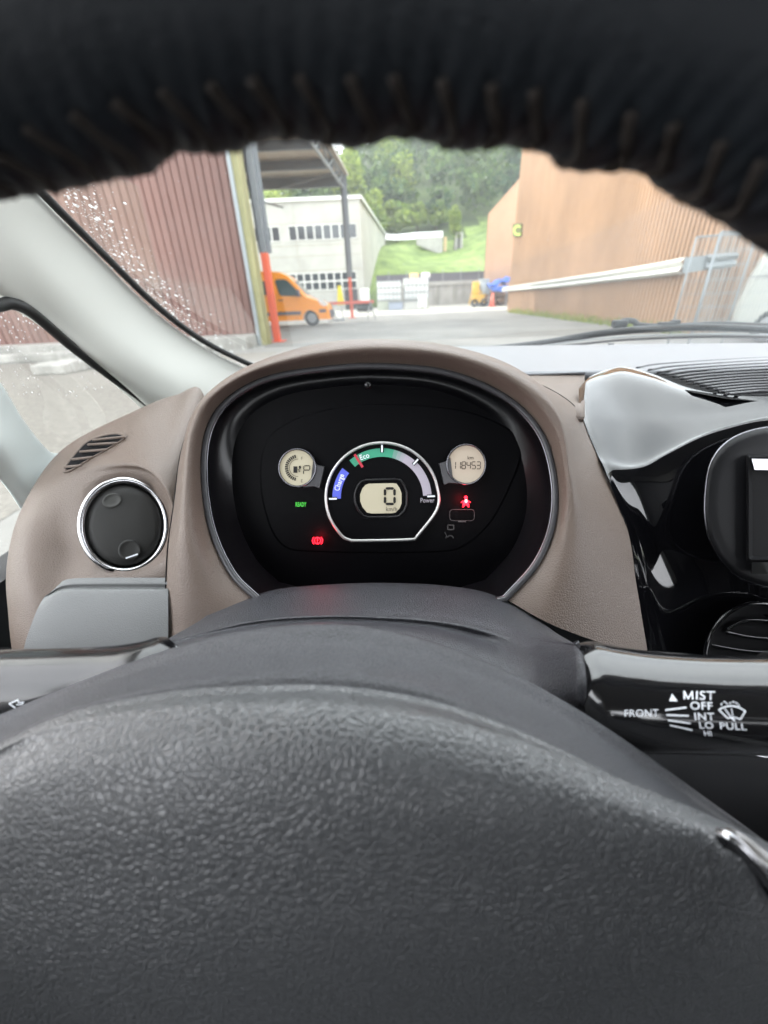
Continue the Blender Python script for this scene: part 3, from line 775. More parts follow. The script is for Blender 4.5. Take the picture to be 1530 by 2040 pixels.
# guard rail
def rail_sec(z_): return
e = thing('guard_rail', 'long pale steel crash rail fixed along the foot of the orange hall', 'guard rail', CW(1365, 530))
def rail(pxs, name, m, hts):
    vs = []; ns = 7
    prof = [(0, .00), (.10, .20), (.06, .38), (.0, .5), (.06, .62), (.10, .80), (0, 1.0)]
    for px, p0, p1 in pxs:
        t = CW(px, p0, .12); b = CW(px, p1, .12)
        b = Vector((t.x, t.y, b.z))
        for q, f in prof: vs.append(t.lerp(b, f)+nW*(q*1.1))
    return mesh_obj(name, vs, grid_faces(ns, len(pxs)), m, e, False, solid=(.02, 0))
m_railm = mat('pale zinc rail', (.60, .60, .56), .5, metal=.2)
rail([(1003, 573, 581), (1100, 558, 574), (1200, 543, 563), (1300, 526, 553), (1367, 513, 545)], 'rail', m_railm, 0)
EWp = B+Vector((0, -.30, 0))
def EW(px, py): return RP(px, py, EWp, (0, 1, 0))
vs = [EW(1364, 513), EW(1412, 508), EW(1405, 538), EW(1359, 545)]
mesh_obj('splice_plate', vs, [(0, 1, 2, 3)], m_galv, e, False, solid=(.03, 0))
vs = []
for px, p0, p1 in ((1408, 508, 538), (1468, 503, 531)):
    t = EW(px, p0); b = EW(px, p1); b = Vector((t.x, t.y, b.z))
    for q, f in [(0, .00), (.10, .20), (.06, .38), (.0, .5), (.06, .62), (.10, .80), (0, 1.0)]: vs.append(t.lerp(b, f)+Vector((0, -q, 0)))
mesh_obj('end_rail', vs, grid_faces(7, 2), m_galv, e, False, solid=(.02, 0))
# mesh fence panels
YF = 8.2
m_wire = mat('zinc wire', (.27, .29, .29), .5, metal=.2)
def mesh_fence(label, pa, pb, ztop, y0, y1):
    a, b = Vector((pa, y0, 0)), Vector((pb, y1, 0))
    e = thing('mesh_fence', label, 'fence', a, 'temporary wire mesh fence panels')
    up = Vector((0, 0, ztop)); lo = Vector((0, 0, .08))
    mb = MB(); mb.tube([a+lo*0, a+up], .017, 8); mb.build('post', m_galv, e, True)
    mb = MB(); mb.tube([b+lo*0, b+up], .017, 8); mb.build('post', m_galv, e, True)
    mb = MB(); mb.tube([a+up, b+up], .014, 8); mb.build('top_rail', m_galv, e, True)
    mb = MB(); n = int((b-a).length/.05)
    for i in range(1, n):
        q = a.lerp(b, i/n); mb.tube([q+lo, q+up], .005, 4)
    for i in range(9):
        z = .15+(ztop-.2)*i/8; mb.tube([a+Vector((0, 0, z)), b+Vector((0, 0, z))], .003, 4)
        mb.tube([a+Vector((0, 0, z+.03)), b+Vector((0, 0, z+.03))], .003, 4)
    mb.build('wire_mesh', m_wire, e)
    mb = MB(); mb.box((-.35, -.12, 0), (.35, .12, .12), at=a); mb.build('foot', m_conc, e)
fa = RP(1388, 472, (0, YF, 0), fn); fb = RP(1437, 462, (0, YF-.6, 0), fn)
mesh_fence('wire mesh fence panel nearest the wiper pivot, in front of the white van', fb.x, fb.x+2.2, fb.z, YF-.6, YF-1.0)
mesh_fence('narrow wire mesh fence panel half behind its neighbour, left end', fa.x, fa.x+.75, fa.z, YF, YF-.35)

# scrap heap
e = thing('wheel_loader', 'small yellow machine at the left end of the scrap heap', 'machine', RP(950, 600, (0, 44.4, 0), fn)*1.0)
q = RP(948, 600, (0, 44.4, 0), fn)
mb = MB(); mb.box((q.x-.2, 44.4, .35), (q.x+1.0, 45.3, 1.1)); mb.box((q.x-.3, 44.5, 1.1), (q.x+.3, 45.2, 2.2)); mb.build('body', m_yelm, e, bevel=.08)
mb = MB(); mb.beam((q.x-.6, 44.7, .2), (q.x-.2, 44.7, 1.9), .12); mb.beam((q.x-.2, 44.7, 1.9), (q.x+.6, 44.7, 1.2), .12); mb.build('arm', m_yelm, e)
for dx in (-.1, .8):
    mb = MB(); mb.tube([(q.x+dx+.25*math.cos(t), 44.4, .36+.25*math.sin(t)) for t in np.linspace(0, 6.28, 14, endpoint=False)], .11, 6, True); mb.build('wheel', m_tyre, e, True)
q = RP(964, 575, (0, 45.2, 0), fn)
mb = MB(); mb.cyl((q.x, 45.2, .0), (q.x, 45.2, 2.4), .5, n=20)
for z in (.1, 1.2, 2.3): mb.tube([(q.x+.52*math.cos(t), 45.2+.52*math.sin(t), z) for t in np.linspace(0, 6.28, 20, endpoint=False)], .05, 6, True)
o = mb.build('steel_drum', m_grey, smooth=True); tag(o, 'grey blue drum standing behind the yellow machine', 'drum')
mb = MB(); rs = random.Random(5); a = RP(972, 600, (0, 44.4, 0), fn); b = RP(1012, 600, (0, 44.4, 0), fn)
for i in range(60):
    x = rs.uniform(a.x, b.x+1.5); z = rs.uniform(0, 1.2); s_ = rs.uniform(.15, .5)
    mb.box((-s_, -s_*.5, -s_*.3), (s_, s_*.5, s_*.3), Matrix.Rotation(rs.uniform(0, 3), 3, 'Z') @ Matrix.Rotation(rs.uniform(-.4, .4), 3, 'X'), (x, 44.6+rs.uniform(-.5, .8), max(z, s_*.45)))
o = mb.build('scrap_heap', m_rust); tag(o, 'low brown heap of scrap wood and metal beyond the hall corner', 'scrap heap', kind='stuff')
a, b = RP(974, 572, (0, 43.6, 0), fn), RP(1014, 548, (0, 43.6, 0), fn)
vs = []
for j in range(5):
    for i in range(9):
        t = i/8; vs.append((a.x+(b.x-a.x)*t*1.15, 43.6+j*.5, a.z*.95+(b.z-a.z)*.55*min(1, t*1.3)+.16*math.sin(i*1.7+j)-j*.05+.1*j*(4-j)))
e = thing('tarpaulin_shelter', 'bright blue tarpaulin draped over the scrap beyond the hall corner', 'tarpaulin', (a.x, 43.6, 0))
mesh_obj('tarpaulin', vs, grid_faces(9, 5), m_bluet, e, solid=(.04, 0))
for x in (a.x+.1, a.x+1.8):
    mb = MB(); mb.box((x-.05, 43.7, 0), (x+.05, 43.8, a.z)); mb.build('pole', m_galv, e)
vs = [(a.x, 43.55, a.z-.05), (b.x, 43.55, a.z+.1), (b.x, 43.55, a.z-.5), (a.x+.4, 43.55, a.z-.4)]
mesh_obj('tarpaulin_flap', vs, [(0, 1, 2, 3)], m_bluet, e, solid=(.03, 0))
# weeds at the foot of the hall
wv = []
rs = np.random.RandomState(4)
for i in range(900):
    t = rs.uniform(.10, 1.0); p = A.lerp(B, t)+nW*rs.uniform(.02, .5); h = rs.uniform(.06, .26)*(.5+rs.rand())
    dx, dy = rs.uniform(-.1, .1, 2); ww = rs.uniform(.01, .03)
    wv += [(p.x-ww, p.y, 0), (p.x+ww, p.y, 0), (p.x+dx+ww*.3, p.y+dy, h), (p.x+dx-ww*.3, p.y+dy, h)]
me = quads_mesh('weeds', np.array(wv)); me.materials.append(leafmat('weed leaves', (.16, .22, .04), (.34, .36, .10)))
wo = bpy.data.objects.new('weeds', me); S.collection.objects.link(wo); tag(wo, 'thin strip of yellow green weeds along the foot of the orange hall', 'weeds', kind='stuff')

# ------------------------------------------------------------------ the car shell around the camera
m_head = mat('pale headliner', (.27, .27, .25), .9, bumpn=(600, .3, .0005))
m_doorin = mat('dark door trim', (.020, .022, .024), .6)
m_seat = mat('dark seat cloth', (.03, .03, .032), .9, bumpn=(900, .5, .001))
m_paint = mat('car paint', (.45, .46, .48), .3, coat=.5)
car = thing('car', 'inside of a small car: pale pillars, roof and glass around the driving position', 'car', (0.35, 0, 0))
def wsy(z): return .80-1.226*(z+.08)
vs = []
for j in range(14):
    z = -.115+.585*j/13
    for i in range(20):
        x = -.43+1.59*i/19; bow = .05*(1-((x-.35)/.8)**2)
        vs.append(W(x, wsy(z)+bow+.004, z))
ws = mesh_obj('windscreen', vs, grid_faces(20, 14), m_glass, car, solid=(.004, 0))
vs = [W(-.445, .95, -.35), W(-.445, .25, -.35), W(-.43, .25, .2), W(-.43, .95, .2)]
mesh_obj('quarter_window', vs, [(0, 1, 2, 3)], m_qglass, car, False, solid=(.004, 0))
# A pillar
loft('windscreen_pillar', [
 [(4, 308, .40), (80, 392, .450), (187, 500, .527), (298, 611, .615), (392, 683, .695), (484, 731, .775), (550, 757, .83)],
 [(-30, 325, .385), (62, 405, .437), (168, 515, .515), (280, 627, .605), (375, 699, .685), (465, 750, .76), (525, 775, .80)],
 [(-110, 370, .365), (0, 440, .41), (110, 560, .475), (225, 668, .56), (330, 742, .64), (430, 800, .72), (480, 825, .75)],
 [(-180, 430, .36), (-50, 520, .40), (75, 610, .47), (190, 702, .545), (290, 768, .62), (400, 835, .70), (440, 850, .73)],
 [(-230, 520, .355), (-90, 560, .40), (50, 618, .463), (165, 702, .535), (262, 778, .615), (340, 848, .69), (380, 880, .72)],
 [(-260, 600, .355), (-100, 585, .40), (25, 603, .452), (148, 690, .528), (228, 752, .60), (300, 815, .68), (330, 850, .70)],
 [(-260, 620, .375), (-100, 605, .42), (22, 615, .475), (143, 700, .55), (224, 763, .625), (294, 826, .70), (320, 860, .72)],
], 70, 40, m_pillar, car, solid=(.004, 1))
def sealtube(name, pts, r, par, m=m_seal, n=60, seg=8, flat=1.0):
    mb = MB(); mb.tube([P(*q) for q in cr_spline(pts, n)], r, seg, flat=flat); return mb.build(name, m, par, True)
sealtube('windscreen_seal', [(8, 300, .398), (88, 388, .447), (193, 493, .523), (304, 602, .610), (397, 674, .69), (489, 722, .770), (555, 748, .83)], .0048, car)
sealtube('quarter_window_seal', [(-220, 660, .37), (-60, 622, .41), (0, 608, .436), (25, 605, .447), (64, 623, .465), (144, 691, .523), (224, 752, .592), (286, 798, .655), (310, 824, .68), (316, 860, .69), (250, 900, .64), (150, 960, .56)], .0066, car)
# lower door pillar / divider
loft('door_divider', [
 [(-260, 560, .36), (-60, 690, .40), (0, 760, .43), (48, 838, .47), (100, 900, .52), (140, 905, .56), (195, 985, .56)],
 [(-260, 580, .345), (-60, 710, .39), (-4, 775, .42), (40, 845, .455), (88, 905, .50), (126, 940, .53), (150, 1000, .54)],
 [(-300, 640, .335), (-120, 790, .37), (-50, 850, .39), (0, 880, .41), (40, 930, .44), (70, 975, .46), (100, 1040, .48)],
 [(-300, 700, .34), (-160, 860, .37), (-80, 900, .39), (-30, 925, .405), (10, 965, .43), (40, 1010, .45), (70, 1060, .47)],
], 50, 20, m_trimg, car, solid=(.004, 1))
# plain shell surfaces
def wbox(name, lo, hi, m, par=None, bevel=None):
    mb = MB(); mb.box(lo, hi, at=EYE); return mb.build(name, m, par or car, bevel=bevel)
mb = MB(); mb.beam(W(-.405, .50, .18), W(-.41, .07, .47), .07, .05); mb.build('windscreen_pillar', m_pillar, car, bevel=.012)
wbox('roof_lining', (-.42, -1.5, .475), (1.12, .13, .52), m_head, bevel=.01)
wbox('windscreen_header', (-.42, .06, .435), (1.12, .15, .475), m_head, bevel=.01)
vs = []
for j in range(10):
    t = j/9
    for yy in (-1.5, .34): vs.append(W(-.445-.0*t, yy, -.95+.70*t))
wbox('door_panel', (-.47, -1.5, -.95), (-.425, .62, -.26), m_doorin)
wbox('door_panel', (1.12, -1.5, -.95), (1.165, .75, -.26), m_doorin)
wbox('centre_pillar', (-.45, -.62, -.26), (-.41, -.50, .475), m_trimg, bevel=.01)
wbox('centre_pillar', (1.11, -.62, -.26), (1.15, -.50, .475), m_trimg, bevel=.01)
wbox('added_roof_rail', (-.43, -1.5, .33), (-.375, .22, .475), m_head, bevel=.012)  # unseen roof sides, put in to darken reflections on the left stalk
wbox('added_roof_rail', (1.08, -1.5, .33), (1.13, .22, .475), m_head, bevel=.012)
loft_ = [[(1.13, .85, -.12), (1.12, .50, .17), (1.08, .12, .47)], [(1.10, .78, -.12), (1.09, .45, .17), (1.05, .10, .45)], [(1.14, .70, -.14), (1.12, .38, .17), (1.09, .0, .46)]]
cs = [cr_spline(c, 16) for c in loft_]
mesh_obj('windscreen_pillar', [W(*q) for c in cs for q in c], grid_faces(16, 3), m_pillar, car, solid=(.01, 0))
wbox('rear_light_block', (-.445, -1.5, -.26), (-.40, -.60, .475), m_doorin)  # unseen panels added on both sides to cut light from the rear windows
wbox('rear_light_block', (1.10, -1.5, -.26), (1.145, -.60, .475), m_doorin)
wbox('rear_panel', (-.42, -1.56, -.95), (1.12, -1.5, -.2), m_doorin)
wbox('floor', (-.42, -1.5, -.98), (1.12, .9, -.94), m_doorin)
wbox('bulkhead', (-.44, .86, -.95), (1.16, .90, -.15), m_doorin)
vs = []
for j in range(8):
    y = .88+.55*j/7; z = -.165-.22*(j/7)**2
    for i in range(20):
        x = -.44+1.58*i/19; vs.append(W(x, y, z-.06*((x-.35)/.8)**4))
mesh_obj('bonnet', vs, grid_faces(20, 8), m_paint, car, solid=(.01, -1))
for x0 in (-.24, .46):
    mb = MB(); mb.box((x0, -.85, -.78), (x0+.48, -.30, -.60), at=EYE); mb.box((x0, -.98, -.62), (x0+.48, -.84, .02), at=EYE); mb.box((x0+.1, -.98, .06), (x0+.38, -.88, .24), at=EYE)
    mb.build('seat', m_seat, car, bevel=.04)
mb = MB(); mb.box((-.40, -1.48, -.70), (1.1, -1.1, -.50), at=EYE); mb.box((-.40, -1.49, -.5), (1.1, -1.38, .0), at=EYE); mb.build('rear_seat', m_seat, car, bevel=.04)

# raindrops on the glass
def droplets(name, label, pts, m):
    mb = MB()
    for (p, n, r_) in pts:
        n = n.normalized(); a = n.orthogonal().normalized(); b = n.cross(a)
        k = 7; asp = rnd.uniform(.7, 1.5)
        base = [p+(a*math.cos(2*math.pi*i/k)*asp+b*math.sin(2*math.pi*i/k))*r_ for i in range(k)]
        mid = [p+(a*math.cos(2*math.pi*i/k)*asp+b*math.sin(2*math.pi*i/k))*r_*.7+n*r_*.35 for i in range(k)]
        mb.add(base+mid+[p+n*r_*.5], [(i, (i+1) % k, k+(i+1) % k, k+i) for i in range(k)]+[(k+i, k+(i+1) % k, 2*k) for i in range(k)])
    o = mb.build(name, m, None, True); tag(o, label, 'raindrops', kind='stuff'); return o
m_drop = bpy.data.materials.new('raindrop water'); m_drop.use_nodes = True
t = m_drop.node_tree; t.nodes.clear(); oo = t.nodes.new('ShaderNodeOutputMaterial'); gg = t.nodes.new('ShaderNodeBsdfGlass'); gg.inputs['IOR'].default_value = 1.33; gg.inputs['Roughness'].default_value = .05
tt = t.nodes.new('ShaderNodeBsdfTranslucent'); tt.inputs[0].default_value = (.9, .9, .9, 1); mm = t.nodes.new('ShaderNodeMixShader'); mm.inputs[0].default_value = .4
t.links.new(gg.outputs[0], mm.inputs[1]); t.links.new(tt.outputs[0], mm.inputs[2]); t.links.new(mm.outputs[0], oo.inputs[0])
wn = Vector((0, 1, 1.226)).normalized()
bws = bvh_of(ws)
pts = []
line = [(130, 380), (190, 440), (235, 500), (290, 570), (340, 620), (390, 665), (440, 690)]
ls = cr_spline(line, 200)
for i in range(1000):
    c = ls[int(rnd.random()**.9*199)]; f = rnd.random()
    off = abs(rnd.gauss(0, 1))
    px = c[0]+rnd.gauss(0, 17)+ (10 if f > .8 else 0)*rnd.random()*4; py = c[1]+rnd.gauss(0, 11)-(15 if f > .8 else 0)*rnd.random()*3
    h = bws.ray_cast(EYE, D(px, py).normalized())
    if h[0]: pts.append((h[0], wn, rnd.uniform(.0002, .0008) if rnd.random() < .88 else rnd.uniform(.0011, .0021)))
for i in range(90):
    px, py = rnd.uniform(300, 1300), rnd.uniform(330, 690); h = bws.ray_cast(EYE, D(px, py).normalized())
    if h[0]: pts.append((h[0], wn, rnd.uniform(.0002, .0006)))
droplets('raindrops', 'streak of small pale raindrops on the windscreen beside the left pillar', pts, m_drop)
pts = []
for i in range(230):
    px = rnd.uniform(-5, 210); py = rnd.uniform(610, 790) if rnd.random() < .75 else rnd.uniform(610, 715)
    q = RP(px, py, W(-.437, .6, 0), (1, 0, 0)); pts.append((q, Vector((-1, 0, 0)), rnd.uniform(.0003, .0013)))
droplets('raindrops', 'raindrops scattered over the small quarter window below the pillar', pts, m_drop)

# ------------------------------------------------------------------ dashboard
dash = thing('dashboard', 'brown grained dashboard with hooded instrument bay and glossy black centre', 'dashboard', W(.3, .5, -.3))
hood = [
 [(515, 1200, .345), (440, 1235, .335), (375, 1270, .335), (326, 1300, .345)],
 [(460, 1145, .35), (410, 1165, .335), (365, 1185, .333), (329, 1200, .345)],
 [(418, 1055, .355), (385, 1062, .335), (358, 1078, .333), (334, 1095, .348)],
 [(402, 950, .36), (382, 950, .34), (364, 958, .338), (347, 1000, .362)],
 [(410, 862, .362), (387, 858, .34), (371, 864, .348), (362, 895, .395)],
 [(447, 800, .365), (418, 794, .345), (403, 794, .358), (398, 812, .42)],
 [(525, 754, .368), (500, 739, .348), (487, 732, .37), (484, 747, .44)],
 [(640, 733, .37), (630, 703, .35), (622, 687, .38), (618, 704, .47)],
 [(760, 727, .37), (758, 692, .35), (757, 675, .38), (757, 694, .48)],
 [(895, 741, .37), (901, 706, .35), (905, 690, .38), (903, 706, .47)],
 [(1010, 790, .368), (1024, 755, .348), (1034, 736, .37), (1038, 750, .44)],
 [(1080, 862, .362), (1103, 838, .345), (1116, 818, .352), (1140, 805, .43)],
 [(1108, 955, .36), (1128, 940, .343), (1142, 925, .350), (1178, 880, .415)],
 [(1105, 1045, .355), (1133, 1045, .343), (1168, 1045, .348), (1247, 1045, .385)],
 [(1072, 1125, .35), (1115, 1145, .338), (1175, 1150, .343), (1268, 1165, .372)],
 [(1010, 1195, .345), (1090, 1240, .332), (1180, 1275, .338), (1292, 1310, .362)],
]
cols = [[h[k] for h in hood] for k in range(4)]
loft('instrument_hood', cols, 150, 26, m_brown, dash)
for seg_ in (hood[:6], hood[9:14]):
    mb = MB(); mb.tube([P(*q) for q in cr_spline([(h[3][0], h[3][1], h[3][2]-.0005) for h in seg_], 60)], .0007, 6); mb.build('part_joint', m_black, dash, True)
# left pod
import itertools
pod = [
 # ring0 vent edge, ring1 bowl, ring2 shoulder, ring3 silhouette, ring4 behind
 [(248, 958, .405), (249, 935, .398), (250, 912, .400), (262, 824, .47), (262, 845, .55)],
 [(293, 970, .40), (300, 945, .392), (306, 925, .392), (345, 793, .50), (345, 815, .57)],
 [(325, 1003, .395), (333, 985, .385), (345, 970, .385), (400, 795, .50), (420, 850, .52)],
 [(336, 1047, .39), (345, 1047, .380), (360, 1047, .385), (400, 1040, .42), (420, 1040, .44)],
 [(325, 1092, .385), (340, 1105, .375), (360, 1120, .38), (400, 1140, .41), (420, 1140, .43)],
 [(293, 1125, .382), (310, 1150, .375), (350, 1220, .375), (380, 1260, .39), (400, 1270, .40)],
 [(248, 1138, .38), (248, 1170, .375), (250, 1300, .37), (250, 1380, .38), (250, 1380, .42)],
 [(203, 1125, .385), (180, 1150, .38), (110, 1290, .365), (60, 1360, .38), (60, 1360, .42)],
 [(170, 1092, .39), (140, 1115, .39), (62, 1180, .368), (16, 1200, .38), (24, 1200, .42)],
 [(159, 1047, .395), (125, 1047, .395), (50, 1065, .385), (22, 1075, .40), (34, 1075, .44)],
 [(170, 1003, .40), (142, 990, .40), (92, 978, .405), (66, 970, .425), (80, 975, .47)],
 [(203, 970, .405), (185, 950, .402), (155, 927, .410), (135, 888, .45), (145, 900, .50)],
]
pc = [[h[k] for h in pod] for k in range(5)]
podo = loft('end_pod', pc, 120, 36, m_brown, dash, closed=True)
podb = bvh_of(podo)
onpod = on_surface(podb, .0008)
# demister slot
sl_pts = [(126, 938), (132, 925), (150, 902), (172, 880), (200, 868), (232, 862), (249, 866), (247, 874), (222, 890), (190, 908), (160, 926), (138, 938)]
slo = [(187+(a-187)*.92, 903+(b-903)*.92) for a, b in [tuple(q) for q in cr_spline(sl_pts, 48, True)]]
q = [onpod(*p) for p in slo]; c_ = sum((k for k in q), Vector())/len(q)
dv = mesh_obj('demister_slot', [c_+(k-c_)*1.12 for k in q]+[k for k in q], grid_faces(48, 2, True), m_brown, dash, solid=(.0015, 0))
rc_ = [[(187+(x-187)*f, 903+(y-903)*f) for x, y in slo] for f in (1, .8, .6, .4, .2, .02)]
mesh_obj('recess', [on_surface(podb, .0022)(*p) for rr0 in rc_ for p in rr0], grid_faces(48, 6, True), m_black, dv, False)
for x0, y0, x1, y1 in ((186, 877, 247, 871), (176, 886, 232, 883), (160, 900, 212, 896), (145, 915, 184, 911), (130, 930, 162, 927)):
    mb = MB(); a, b = onpod(x0, y0), onpod(x1, y1)
    if a and b: dd = D(185, 905)*-.0060; mb.tube([a+dd, (a+b)/2+dd*1.25, b+dd], .0013, 8); mb.build('slat', m_brown, dv, True)
# round vent
vc = P(248, 1047, .392)
def vmap(px, py, lift=0):
    v = D(px, py); n = (D(248, 1047)+Vector((.10, 0, .06))).normalized()
    return EYE+v*((vc-EYE-n*lift).dot(n)/v.dot(n))
rv = thing('air_vent', 'round dark grey air vent closed by two flaps, in a satin chrome ring', 'air vent', vc)
mb = MB(); mb.tube([vmap(*p, .006) for p in ell(247, 1047, 85.5, 90.5, 80)], .0032, 12, True); mb.build('chrome_ring', m_chrome, rv, True)
mb = MB(); o1 = [vmap(*p, .006) for p in ell(247, 1047, 84, 89, 64)]; o2 = [vmap(*p, -.006) for p in ell(247, 1047, 76, 81, 64)]
mb.add(o1+o2, grid_faces(64, 2, True)); mb.build('collar', m_black, rv, True)
rings = [(80, 84, -.004), (78, 82, .002), (74, 78, .0045), (60, 63, .006), (30, 31, .0068), (3, 3, .007)]
vs = [vmap(*p, l) for a, b, l in rings for p in ell(247, 1047, a, b, 64)]
fs = grid_faces(64, 6, True); fs.append(tuple(range(5*64, 6*64)))
fl = mesh_obj('flap', vs, fs, m_disc, rv)
def dimple(cx, cy, rx, ry, rot, dark):
    rings = [(1.0, .0066), (.92, .0074), (.75, .0066), (.4, .0062), (.05, .0062)]
    vs = [vmap(*p, l+.0006) for a, l in rings for p in ell(cx, cy, rx*a, ry*a, 32, rot=rot)]
    fs = grid_faces(32, 5, True); fs.append(tuple(range(4*32, 5*32)))
    mesh_obj('finger_dimple', vs, fs, m_dimple if not dark else m_disc, fl)
dimple(223, 997, 20, 14, 15, False)
dimple(258, 1096, 23, 21, 0, True)
flat2d('marker_line', strip([(251, 1112), (274, 1104)], 3), lambda x, y: vmap(x, y, .0085), m_white, fl)
# pocket cover
loft('pocket_cover', [
 [(116, 1166, .352), (135, 1154, .352), (200, 1151, .350), (335, 1151, .346)],
 [(98, 1182, .350), (130, 1166, .350), (200, 1163, .348), (335, 1163, .344)],
 [(88, 1190, .352), (128, 1172, .352), (200, 1170, .350), (335, 1171, .346)],
 [(74, 1215, .348), (118, 1183, .347), (200, 1180, .345), (335, 1180, .341)],
 [(55, 1265, .346), (110, 1240, .344), (200, 1235, .342), (335, 1235, .338)],
 [(44, 1310, .348), (100, 1310, .346), (200, 1310, .344), (335, 1310, .340)],
 [(36, 1380, .360), (100, 1380, .358), (200, 1380, .356), (335, 1380, .352)],
], 50, 40, m_pocket, dash)
# dash top shelf
def dz(x, y=0): return -.090-.030*x
def tsheet(name, x0, x1, y0, y1, z0, z1, m, n=20):
    vs = []
    for j in range(n):
        for i in range(n):
            fx, fy = i/(n-1), j/(n-1)
            vs.append(W(x0+(x1-x0)*fx, y0+(y1-y0)*fy, dz(x0+(x1-x0)*fx)-.001+(z1-z0)*fy))
    return mesh_obj(name, vs, grid_faces(n, n), m, dash, solid=(.01, -1))
tsheet('shelf', -.16, 1.12, .565, .85, -.094, -.088, m_dash)
sealtube('shelf_edge', [(960, 748, .545), (1060, 746, .545), (1165, 742, .545)], .002, dash, m_dash, 20)
vs = [P(x, y, d) for y, d in ((743, .556), (768, .50), (800, .44), (830, .405)) for x in (1000, 1040, 1080, 1120, 1150, 1165)]
vs = [Vector((v.x, v.y, min(v.z, EYE.z+dz(v.x)-.001-.003*(i//6)))) for i, v in enumerate(vs)]
mesh_obj('top_pad', vs, grid_faces(6, 4), m_brown, dash, solid=(.006, 1))
# glossy centre panel
gl = [
 [(1160, 766, .46), (1176, 750, .50), (1208, 737, .545), (1245, 731, .585), (1300, 745, .50), (1370, 772, .445), (1450, 787, .415), (1530, 790, .405), (1640, 792, .395)],
 [(1153, 778, .445), (1170, 768, .475), (1200, 760, .505), (1240, 752, .525), (1300, 765, .475), (1370, 788, .430), (1450, 800, .408), (1530, 803, .40), (1640, 805, .39)],
 [(1160, 830, .430), (1176, 825, .435), (1215, 825, .443), (1260, 830, .440), (1310, 830, .43), (1380, 830, .413), (1450, 825, .40), (1530, 817, .395), (1640, 815, .385)],
 [(1188, 900, .405), (1203, 905, .398), (1240, 915, .398), (1280, 915, .398), (1320, 898, .398), (1385, 868, .395), (1450, 848, .391), (1530, 830, .389), (1640, 825, .38)],
 [(1207, 940, .395), (1222, 945, .394), (1255, 945, .396), (1290, 937, .396), (1330, 914, .391), (1395, 880, .388), (1455, 859, .386), (1530, 842, .385), (1640, 837, .378)],
 [(1244, 1045, .385), (1252, 1045, .402), (1275, 1042, .412), (1305, 1035, .411), (1345, 1010, .404), (1400, 970, .394), (1460, 950, .385), (1530, 940, .376), (1640, 930, .362)],
 [(1266, 1165, .374), (1274, 1165, .400), (1298, 1165, .420), (1340, 1160, .424), (1390, 1140, .414), (1440, 1110, .403), (1480, 1090, .395), (1530, 1080, .385), (1640, 1070, .368)],
 [(1290, 1310, .364), (1297, 1310, .395), (1320, 1310, .430), (1360, 1310, .442), (1410, 1300, .432), (1450, 1290, .422), (1490, 1280, .417), (1530, 1270, .412), (1640, 1260, .404)],
 [(1300, 1500, .355), (1308, 1500, .360), (1330, 1500, .39), (1370, 1500, .44), (1420, 1500, .45), (1460, 1500, .45), (1500, 1500, .45), (1540, 1500, .45), (1640, 1500, .45)],
]
def pdep(px, py, lift=0): v = D(px, py); return (-.090+lift)/(v.z+.030*v.x)
for i_ in range(3, 9):
    d0 = pdep(gl[0][i_][0], gl[0][i_][1], .0015); d3 = gl[3][i_][2]
    for r_, f_ in ((0, 0), (1, .16), (2, .62)): gl[r_][i_] = (gl[r_][i_][0], gl[r_][i_][1], d0*(1-f_)+d3*f_)
cp = loft_smooth('centre_panel', gl, 90, 90, m_gloss, dash, 160)
cpb = bvh_of(cp); oncp = on_surface(cpb, .001)
# stereo surround
def ringpts(cx, cy, rx, ry, lift, n=80, a0=0, a1=360):
    res = []
    for p in ell(cx, cy, rx, ry, n, a0, a1):
        v = D(*p); res.append(EYE+v*(.372-lift))
    return res
st = thing('stereo', 'dark round edged stereo unit with a black screen in the glossy panel at right', 'stereo', P(1550, 1000, .37))
mb = MB(); 
o1 = [P(x, y, .376) for x, y in cr_spline([(1560, 850), (1470, 868), (1420, 915), (1405, 990), (1410, 1060), (1440, 1120), (1490, 1158), (1570, 1172), (1660, 1150), (1700, 1010), (1660, 870)], 90, True)]
mb.tube(o1, .0011, 8, True); mb.build('bezel_line', m_dchrome, st, True)
c_ = sum(o1, Vector())/90
o2 = [c_+(k-c_)*.985+D(1550, 1000)*-.004 for k in o1]; o3 = [c_+(k-c_)*.90+D(1550, 1000)*-.0055 for k in o1]; o4 = [c_+(k-c_)*.75 - D(1550, 1000)*.006 for k in o1]
mb = MB(); mb.add(o1+o2+o3+o4+[c_-D(1550, 1000)*.006], grid_faces(90, 4, True)+[(270+i, 270+(i+1) % 90, 360) for i in range(90)]); mb.build('fascia', m_stalk2, st, True)
def SP(px, py, l=0): v = D(px, py); return EYE+v*(.3675-l)
def rpoly(x0, y0, x1, y1, r, mp, n=6):
    res = []
    for cx, cy, a in ((x1-r, y0+r, 90), (x0+r, y0+r, 180), (x0+r, y1-r, 270), (x1-r, y1-r, 360)):
        pass
    for cx, cy, a in ((x0+r, y0+r, 180), (x1-r, y0+r, 270), (x1-r, y1-r, 0), (x0+r, y1-r, 90)):
        for i in range(n+1):
            t = R(a+90*i/n); res.append((cx+r*math.cos(t), cy+r*math.sin(t)))
    return [mp(*q) for q in res]
a1 = rpoly(1487, 905, 1660, 1122, 6, SP); a2 = rpoly(1492, 911, 1655, 1115, 5, lambda x, y: SP(x, y, .004)); a3 = rpoly(1499, 936, 1650, 1108, 4, lambda x, y: SP(x, y, -.002))
n_ = len(a1)
mb = MB(); mb.add(a1+a2+a3, grid_faces(n_, 3, True)); mb.build('screen_frame', m_black, st)
mesh_obj('screen', a3, [tuple(range(n_))], m_face, st, False)
flat2d('chrome_strip', [[(1497, 914), (1640, 917), (1640, 937), (1503, 936)]], lambda x, y: SP(x, y, .0055), m_chrome, st, .0005)
